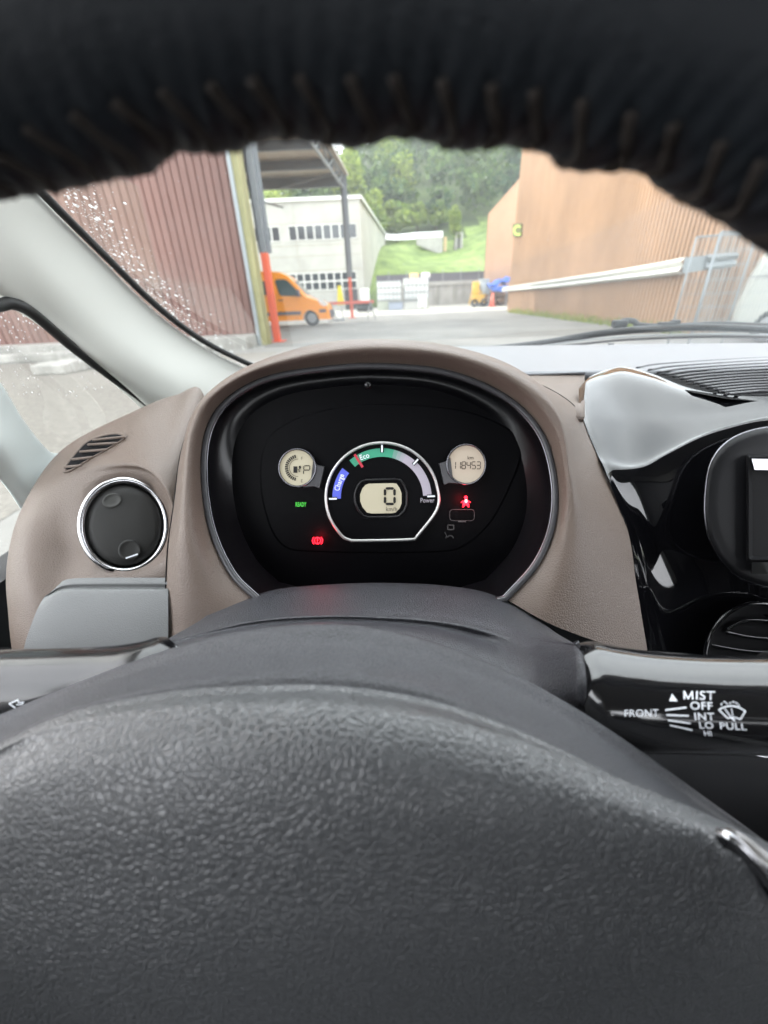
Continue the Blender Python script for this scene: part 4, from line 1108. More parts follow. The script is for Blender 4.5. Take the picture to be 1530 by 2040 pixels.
flat2d('lower_strip', [[(1497, 1120), (1640, 1120), (1640, 1143), (1497, 1143)]], lambda x, y: SP(x, y, .004), m_gloss, st, .0005)
# centre air vent
cv = thing('air_vent', 'black round centre air vent just above the right stalk', 'air vent', P(1500, 1290, .34))
vs = []
def CVP(px, py, d=.400): return P(px, py, d)
mb = MB(); mb.tube([CVP(*p) for p in ell(1510, 1310, 104, 108, 70)], .0022, 8, True); mb.build('ring', m_gloss, cv, True)
mb = MB(); o1 = [CVP(*p) for p in ell(1510, 1310, 100, 104, 60)]; o2 = [CVP(*p, d=.408) for p in ell(1510, 1310, 82, 86, 60)]
mb.add(o1+o2+[CVP(1510, 1310, .408)], grid_faces(60, 2, True)+[(60+i, 60+(i+1) % 60, 120) for i in range(60)]); mb.build('bowl', m_black, cv, True)
for ps in ([(1448, 1252), (1475, 1238), (1500, 1234), (1560, 1238)], [(1446, 1258), (1490, 1267), (1530, 1271), (1580, 1273)], [(1418, 1284), (1450, 1290), (1490, 1296), (1560, 1300)]):
    c2 = cr_spline(ps, 24)
    top = [CVP(x, y, .398) for x, y in c2]; bot = [CVP(x, y+6, .406) for x, y in c2]
    mesh_obj('vane', top+bot, grid_faces(24, 2), m_gloss, cv, solid=(.0014, 0))
mb = MB(); mb.add([W(x, y, z) for x, y, z in ((.56, .46, -.50), (1.11, .46, -.50), (1.11, .85, -.50), (.56, .85, -.50), (.56, .42, -.17), (1.11, .42, -.19), (.56, .52, -.125), (1.11, .52, -.142), (.56, .85, -.125), (1.11, .85, -.142))], [(0, 1, 5, 4), (4, 5, 7, 6), (6, 7, 9, 8), (1, 2, 9, 7, 5), (0, 4, 6, 8, 3), (3, 8, 9, 2), (0, 3, 2, 1)])
mb.build('passenger_side', m_brown, dash, bevel=.02)
# defroster grille: arched slats
gr = thing('defroster_grille', 'black slatted defroster grille behind the glossy panel on the dash top', 'grille', W(.45, .62, -.09))
zg = -.088
def TG(px, py, z=zg): v = D(px, py); return EYE+v*((z-.002)/(v.z+.030*v.x))
mesh_obj('tray', [TG(*p, z=zg-.004) for p in ((1262, 731), (1300, 722), (1380, 714), (1530, 707), (1720, 705), (1720, 810), (1530, 800), (1450, 795), (1380, 782), (1320, 762))], [tuple(range(10))], m_black, gr, False)
m_slat = mat('grille slat', (.05, .05, .055), .35)
for i in range(13):
    f = i/12; 
    y0, y1, y2 = 728+f*60, 716+f*66, 711+f*70
    x0 = 1268+ (f**.8)*178
    pts_ = [(x0, 733+f*52), (x0+55, 733+f*52-8+3*f), (1530, 713+f*66), (1700, 709+f*68)]
    c2 = cr_spline(pts_, 24)
    mb = MB(); mb.tube([TG(x, y) for x, y in c2], .0019, 6, flat=.9); mb.build('slat', m_slat, gr, True)
# black lower dash below the right stalk
mb = MB(); mb.add([P(1100, 1380, .37), P(1300, 1330, .365), P(1800, 1330, .365), P(1800, 1750, .36), P(1500, 1750, .34), P(1100, 1750, .34)], [(0, 1, 2, 3, 4, 5)]); 
vs = [P(1100+i*70, y+0*i, d) for y, d in ((1450, .385), (1520, .345), (1640, .34), (1800, .36)) for i in range(11)]
mesh_obj('lower_panel', vs, grid_faces(11, 4), m_black, dash, solid=(.004, 1))
vs = [P(-150+i*60, y, d) for y, d in ((1290, .41), (1400, .38), (1550, .37), (1800, .38)) for i in range(11)]
mesh_obj('lower_panel', vs, grid_faces(11, 4), m_black, dash, solid=(.004, 1))
ks = thing('ignition_lock', 'small chrome rimmed ignition lock below the right stalk', 'ignition lock', P(1520, 1500, .30))
mb = MB(); mb.tube([P(x, y, .30) for x, y in ell(1540, 1482, 66, 27, 40)], .0016, 8, True); mb.build('rim', m_chrome, ks, True)
mesh_obj('barrel', [P(x, y, .30) for x, y in ell(1540, 1482, 64, 25, 40)], [tuple(range(40))], m_black, ks, False, solid=(.004, -1))

# ------------------------------------------------------------------ instrument cluster
cl = thing('instrument_cluster', 'black instrument cluster showing 0 km/h behind the steering wheel', 'instrument cluster', P(755, 960, .38))
fcn = (D(760, 960)+Vector((0, 0, .05))).normalized()
fc0 = P(760, 960, .395)
def FM(lift=0):
    def m(px, py):
        v = D(px, py); return EYE+v*((fc0-EYE-fcn*lift).dot(fcn)/v.dot(fcn))
    return m
inner = cr_spline([h[0] for h in hood], 120)
bottom = cr_spline([(1010, 1195, .345), (900, 1225, .345), (760, 1235, .345), (620, 1225, .345), (515, 1200, .345)], 40)[1:-1]
loop = [Vector(P(*q)) for q in inner]+[Vector(P(*q)) for q in bottom]
lp = [tuple(q) for q in inner]+[tuple(q) for q in bottom]
nl = len(loop)
mb = MB(); mb.tube([P(q[0]+(755-q[0])*.012, q[1]+(960-q[1])*.012, q[2]-.001) for q in lp], .0029, 10, True); bz = mb.build('bezel', mat('bezel dark satin', (.06, .06, .065), .25), cl, True)
mb = MB(); mb.tube([P(q[0]+(755-q[0])*.028, q[1]+(960-q[1])*.028, q[2]-.0005) for q in lp], .0011, 8, True); mb.build('bezel_silver_line', m_dchrome, cl, True)  # thin silver line along the inner edge of the bezel
def bowlring(k, lift=None, d=None):
    res = []
    for q in lp:
        x, y = q[0]+(755-q[0])*k, q[1]+(960-q[1])*k
        res.append(FM(lift)(x, y) if d is None else P(x, y, q[2]+d))
    return res
r0 = bowlring(.025, d=.0); r1 = bowlring(.05, d=.012); r2 = bowlring(.10, d=.024); r3 = bowlring(.17, lift=.0)
mb = MB(); mb.add(r0+r1+r2+r3, grid_faces(nl, 4, True)); mb.build('bowl', m_bowl, cl, True)
mesh_obj('dial_plate', r3, [tuple(range(nl))], m_face, cl, False)
# raised face outline
out_ = [(535, 870), (600, 830), (700, 808), (820, 806), (940, 822), (1025, 862), (1040, 905), (1010, 985), (975, 1045), (930, 1085), (870, 1100), (640, 1100), (560, 1085), (525, 1010), (518, 930)]
pl = [tuple(q) for q in cr_spline(out_, 90, True)]
a_ = [FM(.0003)(*q) for q in pl]; b_ = [FM(.0009)(760+(x-760)*.985, 950+(y-950)*.985) for x, y in pl]
mb = MB(); mb.add(a_+b_, grid_faces(90, 2, True)+[tuple(range(90, 180))]); mb.build('dial_housing', m_face, cl)
mp1, mp2, mp3, mp4 = FM(.0055), FM(.0065), FM(.0075), FM(.0085)
# speedometer
sp = mesh_obj('speedometer', [FM(.0048)(*q) for q in [(690, 1077)]+ell(762, 992, 112, 110, 50, 220, -40)+[(836, 1074)]], [tuple(range(52))], m_face, cl, False)
ringp = [(695, 1076)]+[(x, y) for x, y in ell(761, 991, 112, 109, 70, 228, -48)]+[(833, 1074)]
ringp = [tuple(q) for q in cr_spline([(700, 1077)]+ringp[2::6][:-1]+[(826, 1074)], 100)]
mb = MB(); mb.tube([mp3(*q) for q in ringp+[(800, 1075.5), (760, 1076.5), (725, 1077)]], .0015, 8, True); mb.build('chrome_ring', mat('dial ring silver', (.7, .7, .68), .3, metal=.8), sp, True)
def band(a0, a1, r0_, r1_, n=24):
    return [[(761+r*math.cos(R(a)), 992-r*math.sin(R(a))) for r, a in ((r0_, t), (r1_, t), (r1_, t2), (r0_, t2))] for t, t2 in zip(np.linspace(a0, a1, n)[:-1], np.linspace(a0, a1, n)[1:])]
flat2d('charge_band', band(181, 143, 82, 99), mp1, m_blue, sp)
flat2d('eco_band', band(131, 76, 82, 99), mp1, m_green, sp)
gm = [mat('dial fade', tuple(np.array((.08, .33, .22))*(1-f)+np.array((.42, .38, .44))*f), .5, emit=(tuple(np.array((.07, .38, .25))*(1-f)+np.array((.5, .45, .55))*f), .06)) for f in (.3, .6, .85)]
flat2d('power_band', band(76, 71, 82, 99, 4), mp1, gm[0], sp)
flat2d('power_band', band(71, 66, 82, 99, 4), mp1, gm[1], sp)
flat2d('power_band', band(66, 61, 82, 99, 4), mp1, gm[2], sp)
flat2d('power_band', band(61, 3, 82, 99), mp1, m_lav, sp)
for a in (181, 90, 47, 2):
    p0, p1 = [(761+r*math.cos(R(a)), 992-r*math.sin(R(a))) for r in (91 if a in (181, 2) else 92, 105)]
    flat2d('tick_edge', strip([p0, p1], 7), mp2, m_face, sp)
    flat2d('tick', strip([p0, p1], 3.4), mp3, m_white, sp)
flat2d('needle', strip([(707, 906), (722, 930)], 5), mp4, m_needle, sp, .0006)
text('eco_text', 'Eco', 718, 917, 15, mp3, m_white, sp, rot=18, bold=.012, sx=.85)
text('charge_text', 'Charge', 675, 979, 15, mp3, m_white, sp, rot=72, bold=.012, sx=.75)
text('power_text', 'Power', 837, 1001, 13, mp3, mat('dim print', (.35, .33, .36), .5, emit=((.5, .45, .5), .04)), sp, bold=.012, sx=.78)
lc = [(735, 963.5)]+[(x, y) for x, y in [(782, 962.5), (790, 963.5), (796, 972), (800, 983), (800, 1003), (796, 1013), (788, 1021), (780, 1022.5), (740, 1023), (731, 1021), (722, 1010), (717.5, 998), (717.5, 985), (722, 973), (728, 966)]]
m1 = [mp2(*q) for q in lc]
mb = MB(); big = [(760+(x-760)*1.25, 993+(y-993)*1.25) for x, y in lc]
rg = MB(); rg.tube([mp1(*q) for q in big], .0012, 6, True); rg.build('display_surround', m_bowl, sp, True)
dsp = mesh_obj('speed_display', m1, [tuple(range(len(lc)))], m_lcd, cl, False)
def seg7(cx, cy, w_, h_, segs, t_, mp, m, par, slant=0.0, name='digit'):
    x0, x1, y0, y1, ym = cx-w_/2, cx+w_/2, cy-h_/2, cy+h_/2, cy
    g_ = t_*.12; h2 = t_/2
    def hs(y): return [(x0+g_, y), (x0+g_+h2, y-h2), (x1-g_-h2, y-h2), (x1-g_, y), (x1-g_-h2, y+h2), (x0+g_+h2, y+h2)]
    def vsg(x, a, b): return [(x, a+g_), (x+h2, a+g_+h2), (x+h2, b-g_-h2), (x, b-g_), (x-h2, b-g_-h2), (x-h2, a+g_+h2)]
    d_ = dict(a=hs(y0), g=hs(ym), d=hs(y1), f=vsg(x0, y0, ym), b=vsg(x1, y0, ym), e=vsg(x0, ym, y1), c=vsg(x1, ym, y1))
    polys = [[(x+(cy-y)*slant, y) for x, y in d_[s]] for s in segs]
    return flat2d(name, polys, mp, m, par)
seg7(776.5, 988.5, 19, 31, 'abcdef', 5.2, mp3, m_ink, dsp)
text('unit_text', 'km/h', 768.5, 1018, 11.5, mp3, m_ink2, dsp, bold=.01, sx=.95)
# side gauges
m_wing = mat('dark satin wing', (.10, .10, .105), .35, metal=.8)
def sidegauge(name, cx, cy, r_, m, flip):
    g_ = MB()
    rings = [(r_+5, .004), (r_+4.2, .0085), (r_+2.6, .0095), (r_+1, .0088), (r_, .006)]
    g_.add([FM(l)(*p) for a, l in rings for p in ell(cx, cy, a, a*1.03, 48)], grid_faces(48, 5, True))
    o_ = g_.build(name, m_dchrome, cl, True)
    mesh_obj('display', [FM(.0062)(*p) for p in ell(cx, cy, r_, r_*1.03, 48)], [tuple(range(48))], m, o_, False)
    s_ = 1 if not flip else -1
    c2 = [(cx+s_*33, cy-14), (cx+s_*41, cy-6), (cx+s_*56, cy-2), (cx+s_*46, cy+42), (cx+s_*36, cy+38), (cx+s_*12, cy+40), (cx+s_*28, cy+26)]
    lo_ = [FM(.003)(*q) for q in c2]; hi_ = [FM(.0075)(cx+(x-cx)*.96, cy+(y-cy)*.96) for x, y in c2]
    k = MB(); k.add(lo_+hi_, grid_faces(7, 2, True)+[tuple(range(7, 14))]); k.build('chrome_wing', m_wing, o_)
    return o_
fg = sidegauge('fuel_gauge', 592, 932, 34, m_lcd, False)
od = sidegauge('odometer', 929, 925, 36, m_lcd2, True)
for i in range(16):
    a = 105+i*(255-105)/15
    flat2d('gauge_segment', [[(594+r*math.cos(R(t)), 932-r*math.sin(R(t))) for r, t in ((20, a-3.6), (26.5, a-3.6), (26.5, a+3.6), (20, a+3.6))]], mp3, m_ink, fg)
flat2d('scale_arc', [q for q in strip([(594+17.5*math.cos(R(t)), 932-17.5*math.sin(R(t))) for t in np.linspace(90, 270, 18)], 1)], mp3, m_ink2, fg)
text('full_mark', 'F', 599, 916, 9, mp3, m_ink2, fg); text('empty_mark', 'E', 599, 961, 9, mp3, m_ink2, fg)
seg7(611, 936.5, 12, 17, 'abfeg', 2.0, mp3, m_ink, fg, .05, 'gear_letter')
flat2d('pump_symbol', [[(584.5, 929), (592.5, 929), (592.5, 942), (584.5, 942)]]+strip([(593, 935), (595.5, 935), (595.5, 940), (597.5, 940), (597.5, 930)], 1.1), mp3, m_ink, fg)
flat2d('plug_symbol', [ell(597.5, 931, 2.4, 3.4, 12)], mp4, m_ink, fg)
text('km_text', 'km', 931, 915, 10, mp3, m_ink2, od, bold=.01)
D7 = {'1': 'bc', '8': 'abcdefg', '4': 'fgbc', '5': 'afgcd', '3': 'abgcd'}
for i, ch in enumerate('118453'):
    seg7(904+i*9.9 - (3.2 if i < 2 else 0)*0, 927, 7.2, 14, D7[ch], 1.6, mp3, m_ink, od, .03)
text('ready_lamp', 'READY', 588.5, 1009, 12, mp3, m_grn, cl, bold=.03, sx=.55)
# brake warning lamp
bl = flat2d('brake_lamp', strip([(x, y) for x, y in ell(632.5, 1077, 6.2, 6.2, 25, 0, 375)], 1.5)+strip(ell(632.5, 1077, 10, 9.5, 10, 135, 235), 1.4)+strip(ell(632.5, 1077, 10, 9.5, 10, -45, 55), 1.4)+strip([(632.5, 1073), (632.5, 1078.5)], 1.8)+[ell(632.5, 1081, 1.2, 1.2, 8)], mp3, m_red, cl)
sb = flat2d('seat_belt_lamp', [ell(928, 991, 3.4, 3.4, 14), [(921, 1008), (923.5, 998), (928, 995), (932.5, 998), (935, 1008), (931, 1005), (925, 1005)]]+strip([(919, 1001), (923, 998)], 2)+strip([(937, 1001), (933, 998)], 2)+strip([(922, 1010), (926, 1006)], 2)+strip([(934, 1010), (930, 1006)], 2), mp3, m_red, cl)
for lp_ in ((632.5, 1077), (928, 999)):
    pl_ = bpy.data.lights.new('lamp_glow', 'POINT'); pl_.energy = .006; pl_.color = (1, .02, .04); pl_.shadow_soft_size = .0035
    po_ = bpy.data.objects.new('lamp_glow', pl_); S.collection.objects.link(po_); po_.location = FM(.013)(*lp_)
flat2d('lamp_core', [ell(928.5, 998, 3, 3.6, 12)], mp4, m_redcore, sb)
# unlit car symbol and small symbols
def rr2(x0, y0, x1, y1, r): return [tuple(q) for q in rpoly(x0, y0, x1, y1, r, lambda a, b: (a, b))]
flat2d('unlit_symbol', strip(rr2(896, 1015, 945, 1037, 6)+[rr2(896, 1015, 945, 1037, 6)[0]], 1.2)+strip([(913, 1039), (928, 1039)], 2.5), mp2, m_dimprint, cl)
flat2d('unlit_symbol', strip(rr2(892, 1046, 904, 1055, 1)+[(892, 1047)], 2)+strip([(886, 1060), (890, 1068), (888, 1072)], 1.3)+strip(ell(897, 1072, 6, 5, 8, 0, 180), 2), mp2, m_dimprint, cl)
# small screw at the top of the bowl
mb = MB(); mb.cyl(P(733, 768, .372), P(733, 767, .366), .0035, .003, 14); mb.build('screw', m_bowl, cl, True)

# ------------------------------------------------------------------ steering column shroud and stalks
sh = thing('steering_column', 'charcoal grained steering column cover below the instruments', 'steering column', P(745, 1230, .3))
loft('shroud', [
 [(420, 1215, .350), (500, 1188, .352), (560, 1172, .353), (660, 1164, .353), (760, 1161, .353), (870, 1165, .353), (960, 1178, .352), (1020, 1203, .348), (1080, 1240, .34)],
 [(400, 1235, .325), (480, 1205, .33), (555, 1187, .333), (655, 1178, .333), (760, 1175, .333), (870, 1180, .333), (970, 1195, .332), (1040, 1225, .325), (1110, 1262, .318)],
 [(330, 1275, .300), (430, 1240, .300), (530, 1218, .302), (640, 1210, .302), (760, 1207, .302), (880, 1215, .302), (985, 1235, .30), (1070, 1262, .275), (1140, 1280, .228)],
 [(326, 1278, .292), (425, 1250, .290), (525, 1229, .291), (640, 1221, .291), (760, 1222, .291), (880, 1231, .291), (983, 1252, .290), (1068, 1278, .262), (1146, 1286, .218)],
 [(322, 1282, .287), (420, 1256, .285), (520, 1236, .2855), (640, 1228, .2855), (760, 1230, .2855), (880, 1240, .2855), (980, 1262, .285), (1065, 1290, .256), (1150, 1291, .212)],
 [(320, 1288, .285), (415, 1264, .283), (520, 1245, .2845), (640, 1237, .2845), (760, 1240, .2845), (876, 1252, .2845), (972, 1276, .284), (1062, 1308, .250), (1152, 1302, .206)],
 [(315, 1296, .270), (400, 1280, .266), (520, 1262, .264), (640, 1252, .262), (760, 1255, .262), (870, 1270, .262), (960, 1298, .262), (1060, 1345, .240), (1154, 1330, .199)],
 [(312, 1330, .250), (400, 1320, .25), (520, 1310, .25), (640, 1300, .25), (760, 1305, .25), (870, 1320, .25), (960, 1345, .25), (1050, 1385, .234), (1160, 1385, .197)],
 [(310, 1450, .245), (400, 1450, .245), (520, 1450, .245), (640, 1450, .245), (760, 1450, .245), (870, 1450, .245), (960, 1450, .242), (1060, 1470, .232), (1166, 1480, .215)],
 [(330, 1700, .26), (400, 1700, .26), (520, 1700, .26), (640, 1700, .26), (760, 1700, .26), (870, 1700, .26), (960, 1700, .26), (1060, 1700, .26), (1150, 1700, .26)],
], 90, 70, m_shroud, sh, solid=(.003, 1))
def lathe(name, axis_pts, radii, m, par, n=48, nu=60):
    a = cr_spline([list(P(*q)) for q in axis_pts], nu); r_ = cr_spline([[q] for q in radii], nu)
    mb = MB(); mb.tube([Vector(q) for q in a], [float(q[0]) for q in r_], n); return mb.build(name, m, par, True)
# right stalk (d ~ .20)
rs_ = thing('wiper_stalk', 'black wiper stalk printed MIST OFF INT LO HI on the right of the column', 'stalk', P(1160, 1380, .21))
k = .205/800
mb = MB(); mb.tube([P(x, 1381+i_*.5, .2260-(x-1146)*.0001) for i_, x in enumerate((1146, 1148, 1153, 1170, 1176, 1178, 1205))], [.0250, .0266, .0272, .0270, .0262, .0235, .0225], 64)
mb.build('collar', m_stalk2, rs_, True)
ax_ = [(1191, 1385, .2205), (1196, 1385, .2200), (1240, 1389, .2160), (1300, 1394, .2110), (1400, 1399, .2025), (1500, 1402, .1940), (1556, 1403, .1895)]
stk = lathe('stalk_arm', ax_, [q[2]/.205*k_ for q, k_ in zip(ax_, (.0250, .0262, .0249, .0239, .0232, .0232, .0235))], m_stalk, rs_, 72, 90)
lathe('end_knob', [(1548, 1403, .190), (1556, 1403, .1895), (1575, 1404, .188), (1660, 1406, .181), (1720, 1408, .176)], [.0202, .0235, .0235, .0217, .0155], m_stalk2, rs_, 60, 50)
onst = on_surface(bvh_of(stk), .0003)
TM = onst
def stx(b_, x, y, s_, sx=1.12, rot=0, bold=.003, shear=0): text('print', b_, x, y, s_, TM, m_white, rs_, rot=rot, sx=sx, bold=bold, shear=shear)
stx('IST', 1384.5, 1393.5, 25, 1.16, -1.5)
flat2d('print', strip([(1363.5, 1392.5), (1363, 1376.5)], 2.8)+strip([(1363, 1377), (1371, 1392)], 2.6)+strip([(1371, 1392), (1379, 1377.5)], 2.6)+strip([(1379, 1377), (1380, 1393)], 2.8), TM, m_white, rs_)
stx('OFF', 1375, 1413, 22, 1.14, -1.5, shear=-.1)
stx('INT', 1383, 1434, 21, 1.16, -1.5, shear=-.15)
stx('LO', 1393, 1451, 18.5, 1.2, -1.5, shear=-.2)
stx('HI', 1403, 1466, 15, 1.1, -1.5, shear=-.3)
stx('PULL', 1434, 1452, 18.5, 1.28, -3, shear=-.2)
stx('FRONT', 1243, 1428, 20, 1.02, 1)
flat2d('print_arrow', [[(1339, 1382), (1350, 1397), (1333, 1396.5)]], TM, m_white, rs_)
flat2d('print_lines', strip([(1326, 1414.5), (1367, 1409.5)], 3.2)+strip([(1328, 1424.5), (1371, 1426)], 3.2)+strip([(1331, 1435), (1375, 1441)], 2.8)+strip([(1335, 1445), (1379, 1454.5)], 2.4), TM, m_white, rs_)
wip = strip([tuple(q) for q in cr_spline([(1432, 1414), (1444, 1408.5), (1458, 1406.5), (1472, 1409.5), (1485, 1417)], 10)], 2.4)+strip([(1432, 1414), (1450, 1431)], 2.4)+strip([(1485, 1417), (1475, 1433)], 2.6)+strip([tuple(q) for q in cr_spline([(1450, 1431), (1462, 1429), (1475, 1433)], 6)], 2.2)+strip([(1444, 1412), (1457, 1430)], 2)+strip([(1458, 1431), (1464, 1436)], 3.2)
for a, b in (((1457, 1412), (1458, 1415)), ((1458, 1417.5), (1459, 1420.5)), ((1459, 1423), (1460, 1426)), ((1437, 1405), (1438, 1401)), ((1441, 1398.5), (1445, 1398)), ((1447, 1400), (1449, 1403)), ((1454, 1402), (1455, 1399.5)), ((1459, 1398), (1463, 1398.5)), ((1466, 1400), (1469, 1402)), ((1471, 1404), (1473, 1407))):
    wip += strip([a, b], 2)
flat2d('washer_symbol', wip, TM, m_white, rs_)
# left stalk
lst = thing('indicator_stalk', 'black indicator stalk with a small arrow on the left of the column', 'stalk', P(300, 1350, .22))
lstk = lathe('stalk_arm', [(318, 1352, .225), (302, 1354, .222), (270, 1356, .220), (200, 1358, .219), (80, 1362, .218), (0, 1366, .217), (-140, 1372, .216)], [.0225, .0225, .0205, .0185, .0182, .0185, .0185], mat('left stalk black plastic', (.006, .006, .007), .15, spec=.8), lst, 64, 80)
lathe('collar', [(330, 1350, .232), (322, 1352, .230), (312, 1353, .228)], [.021, .0205, .019], m_chrome, lst, 40, 12)
TL = on_surface(bvh_of(lstk), .0003)
flat2d('print_arrow', strip([(36, 1394), (18, 1402), (30, 1410)], 2.8)+strip([(36, 1394), (37, 1400), (47, 1399), (44, 1403), (33, 1404)], 2.2), TL, m_white, lst)

# ------------------------------------------------------------------ steering wheel
sw = thing('steering_wheel', 'black leather steering wheel, its laced rim overhead and big grained hub below', 'steering wheel', P(765, 1900, .16))
sil = [(-500, 1640, .21), (-250, 1530, .205), (0, 1425, .20), (150, 1363, .198), (330, 1296, .196), (480, 1257, .196), (650, 1242, .196), (800, 1261, .196), (950, 1310, .195), (1100, 1383, .194), (1250, 1478, .192), (1400, 1586, .19), (1530, 1682, .188), (1800, 1890, .185)]
def mixc(a, b, t): return [tuple(np.array(p)*(1-t)+np.array(q)*t) for p, q in zip(a, b)]
seam = [(-500, 1760, .160), (-250, 1610, .158), (0, 1480, .157), (150, 1415, .157), (330, 1378, .157), (480, 1366, .157), (640, 1364, .157), (790, 1380, .157), (920, 1412, .156), (1060, 1465, .154), (1190, 1527, .152), (1330, 1600, .150), (1440, 1662, .148), (1700, 1830, .145)]
back = [(x, y+60, d+.035) for x, y, d in sil]
m1_ = [(p[0]*.65+q[0]*.35, p[1]*.65+q[1]*.35, .182) for p, q in zip(sil, seam)]
m2_ = [(p[0]*.2+q[0]*.8, p[1]*.2+q[1]*.8, .1625) for p, q in zip(sil, seam)]
under = [(x, y+4, d+.001) for x, y, d in seam]
loft('hub_surround', [back, sil, m1_, m2_, under], 110, 40, m_hubband, sw)
def padrow(k, dy, d): return [(x, y+dy*1.0, d) for x, y, _ in seam]
pad = [[(x, y+2, d+.0015) for x, y, d in seam], [(x, y+2, d+.0002) for x, y, d in seam], [(x, y+14, d-.0030) for x, y, d in seam]]
flatten = lambda f, ys, d: [(x, (y*(1-f)+ys*f), d+.020*((x-760)/900)**2) for x, y, _ in seam]
pad += [flatten(.25, 1560, .1405), flatten(.5, 1690, .1305), flatten(.75, 1820, .1290), flatten(.95, 1990, .1370), flatten(1, 2350, .170), flatten(1, 2900, .21)]
hubpad = loft('airbag_cover', pad, 140, 110, m_hub, sw)
# chrome trimmed spoke corner at right
loft('spoke_trim', [
 [(1426, 1660, .1405), (1440, 1650, .139), (1470, 1656, .138), (1530, 1700, .137), (1650, 1790, .136)],
 [(1428, 1672, .1385), (1447, 1668, .136), (1472, 1684, .134), (1530, 1740, .133), (1650, 1860, .132)],
 [(1440, 1690, .1405), (1462, 1700, .139), (1490, 1728, .138), (1530, 1790, .137), (1650, 1960, .136)],
], 40, 12, m_gloss, sw)
mb = MB(); mb.tube([P(*q) for q in cr_spline([(1432, 1660, .1365), (1455, 1668, .134), (1490, 1700, .132), (1530, 1752, .131), (1640, 1890, .130)], 30)], .0016, 8); mb.build('chrome_line', m_chrome, sw, True)
# laced rim
edge = [(-700, 640), (-400, 520), (-200, 450), (0, 402), (60, 385), (100, 376), (160, 366), (200, 348), (250, 322), (330, 317), (400, 311), (450, 294), (520, 285), (600, 290), (700, 300), (800, 287), (870, 297), (940, 317), (1000, 323), (1080, 326), (1160, 346), (1230, 384), (1330, 402), (1400, 416), (1450, 453), (1530, 496), (1700, 590), (2000, 800), (2200, 960)]
ex, ey = [p[0] for p in edge], [p[1] for p in edge]
es = cr_spline(edge, 800); exs = [q[0] for q in es]; eys = [q[1] for q in es]
def edge_y(x): return float(np.interp(x, exs, eys))
RD = .078; RR = .0201
def arch_y(x):
    q = (x-640)**2; return 290+.00026*q
NS, NP_ = 900, 96
xs = np.linspace(-700, 2200, NS)
ctr = []
for x in xs:
    ctr.append(P(x, arch_y(x)-285-52*min(1, max(0, (x-640)/890))**1.5, RD))
vs = []
per = 96.0
def chev(phi):           # sideways shift of the lacing with angle round the rim, in px
    t = phi-.92
    return 100*t if t < 0 else -62*t
rim_frames = []
for i, x in enumerate(xs):
    a = ctr[max(0, i-1)]; b = ctr[min(NS-1, i+1)]; t = (b-a).normalized()
    c = ctr[i]; tow = (EYE-c); tow = (tow-t*tow.dot(t)).normalized(); dn = t.cross(tow).normalized()
    if dn.z > 0: dn = -dn
    rim_frames.append((c, tow, dn, t))
def rim_r(x, phi, px_scale):
    res_px = edge_y(x)-arch_y(x)
    w_ = max(0, math.cos(phi-1.45))**2
    s_ = (x - 76 - chev(phi))/per; fr = s_-math.floor(s_)
    pil = math.sin(math.pi*fr)**.6
    act = math.exp(-((phi-.92)/.62)**2)
    gath = .0003*math.sin(x*.11+phi*5)*act
    return RR + res_px*RD/FPX*1.05*w_ + (pil-.75)*.0013*act*max(0, min(1, (1.04-phi)/.4)) + gath
for i, x in enumerate(xs):
    c, tow, dn, t = rim_frames[i]
    for k in range(NP_):
        phi = 2*math.pi*k/NP_          # 0 towards the eye, pi/2 downwards
        r_ = rim_r(x, phi if phi < 4 else phi-2*math.pi, 1)
        vs.append(c+(tow*math.cos(phi)+dn*math.sin(phi))*r_)
fs = [(i*NP_+k, i*NP_+(k+1) % NP_, (i+1)*NP_+(k+1) % NP_, (i+1)*NP_+k) for i in range(NS-1) for k in range(NP_)]
rimo = mesh_obj('rim', vs, fs, m_rim, sw)
def rim_pt(x, phi, lift=0):
    i = int(np.clip(np.searchsorted(xs, x), 1, NS-1)); c, tow, dn, t = rim_frames[i]
    f = (x-xs[i-1])/(xs[i]-xs[i-1]); c = ctr[i-1].lerp(ctr[i], f)
    return c+(tow*math.cos(phi)+dn*math.sin(phi))*(rim_r(x, phi, 1)+lift)
for j in range(-3, 20):
    x0 = 76+j*per+5*math.sin(j*2.1)
    pts_ = []
    for u_ in np.linspace(.42, 1.32, 18):
        pts_.append(rim_pt(x0+chev(u_), u_, .0001-.0030*max(0, u_-1.0)))
    mb = MB(); mb.tube(pts_, .00125, 6); mb.build('lacing', m_thread, rimo, True)
# the rest of the ring, closing the circle outside the picture
pa, pb, pc_ = ctr[int(NS*.02)], ctr[int(NS*.46)], ctr[int(NS*.98)]
ab, ac = pb-pa, pc_-pa; nn_ = ab.cross(ac)
cc_ = pa + (nn_.cross(ab)*ac.length_squared + ac.cross(nn_)*ab.length_squared)/(2*nn_.length_squared)
e1 = (pc_-cc_); rad_ = e1.length; e1.normalize(); e2 = nn_.normalized().cross(e1)
angb = math.atan2((pb-cc_).dot(e2), (pb-cc_).dot(e1)); anga = math.atan2((pa-cc_).dot(e2), (pa-cc_).dot(e1))
sg_ = -1 if angb > 0 else 1
span = (2*math.pi - abs(anga % (2*math.pi) if sg_ < 0 else (-anga) % (2*math.pi)))
arc = [cc_+(e1*math.cos(sg_*span*i/90)+e2*math.sin(sg_*span*i/90))*rad_ for i in range(91)]
mb = MB(); mb.tube(arc, RR, 32); mb.build('rim_lower', m_rim, sw, True)
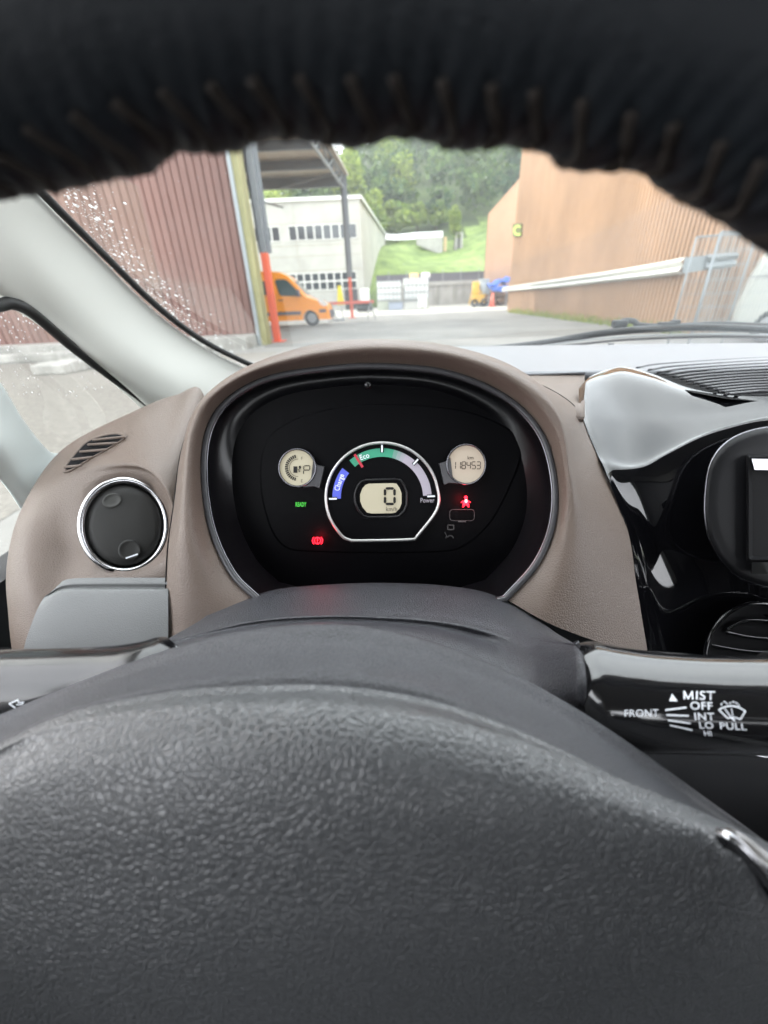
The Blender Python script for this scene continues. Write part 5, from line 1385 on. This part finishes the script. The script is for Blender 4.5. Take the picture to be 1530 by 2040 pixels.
# fuzz fibres on the lower edge of the leather cover
fz = MB(); rz = random.Random(12)
for j in range(500):
    x = rz.uniform(-100, 1650); u_ = rz.uniform(1.05, 1.75); a = rim_pt(x, u_, -.0002); b = rim_pt(x+rz.uniform(-14, 14), u_+rz.uniform(-.05, .12), rz.uniform(.0005, .0014))
    fz.tube([a, (a+b)/2+Vector((0, 0, .0002)), b], [.00007, .00006, .00003], 3)
fz.build('fuzz', mat('grey fuzz', (.16, .15, .16), .9), rimo)['kind'] = 'stuff'

# ------------------------------------------------------------------ windscreen wiper
wp = thing('windscreen_wiper', 'black wiper arm and blade parked along the base of the windscreen', 'wiper', P(1240, 655, .95))
def wt(name, pts, r_, m, flat=1.0, n=60, par=None):
    mb = MB(); mb.tube([P(*q) for q in cr_spline(pts, n)], r_, 8, flat=flat); return mb.build(name, m, par or wp, True)
m_wip = mat('wiper black', (.012, .014, .016), .5); m_wsil = mat('wiper satin grey', (.22, .23, .23), .4)
wt('arm', [(1225, 656, .93), (1240, 640, .93), (1262, 640, .93), (1275, 648, .925), (1330, 650, .92), (1430, 646, .92), (1530, 649, .92), (1700, 655, .92)], .006, m_wip)
wt('blade', [(955, 698, .87), (1020, 692, .87), (1100, 681, .88), (1200, 664, .89), (1300, 655, .90), (1400, 652, .90), (1530, 657, .90), (1700, 668, .90)], .0078, m_wip)
wt('blade_spring', [(985, 700, .865), (1060, 692, .865), (1160, 679, .875), (1260, 670, .885), (1400, 666, .89), (1530, 668, .89), (1700, 675, .89)], .0018, m_wsil)
wt('rubber', [(975, 703, .862), (1060, 696, .862), (1160, 685, .872), (1260, 676, .882), (1400, 671, .887), (1530, 672, .887), (1700, 680, .887)], .0026, m_seal)
mb = MB()
for px, py, w_ in ((1235, 646, 26), (1330, 650, 34), (1345, 646, 14)):
    c = P(px, py, .905); mb.box((-w_*.0006, -.008, -.006), (w_*.0006, .012, .009), at=c)
mb.build('pivot_cap', m_wip, wp, bevel=.004)
mb = MB(); c = P(1217, 688, .88); mb.box((-.006, -.004, -.006), (.006, .006, .004), at=c); mb.build('clip', m_wip, wp, bevel=.002)


# ------------------------------------------------------------------ air over the valley
hm = bpy.data.materials.new('thin summer haze'); hm.use_nodes = True
t = hm.node_tree; t.nodes.clear(); oo = t.nodes.new('ShaderNodeOutputMaterial'); pv = t.nodes.new('ShaderNodeVolumePrincipled')
pv.inputs['Density'].default_value = .0011; pv.inputs['Color'].default_value = (.93, .95, 1, 1); pv.inputs['Anisotropy'].default_value = .3
t.links.new(pv.outputs[0], oo.inputs['Volume'])
mb = MB(); mb.box((-210, -70, -1.1), (210, 410, 125)); hz = mb.build('haze', hm); hz['kind'] = 'stuff'
tag(hz, 'thin pale haze over the yard and the wooded hillside', 'haze', kind='stuff')
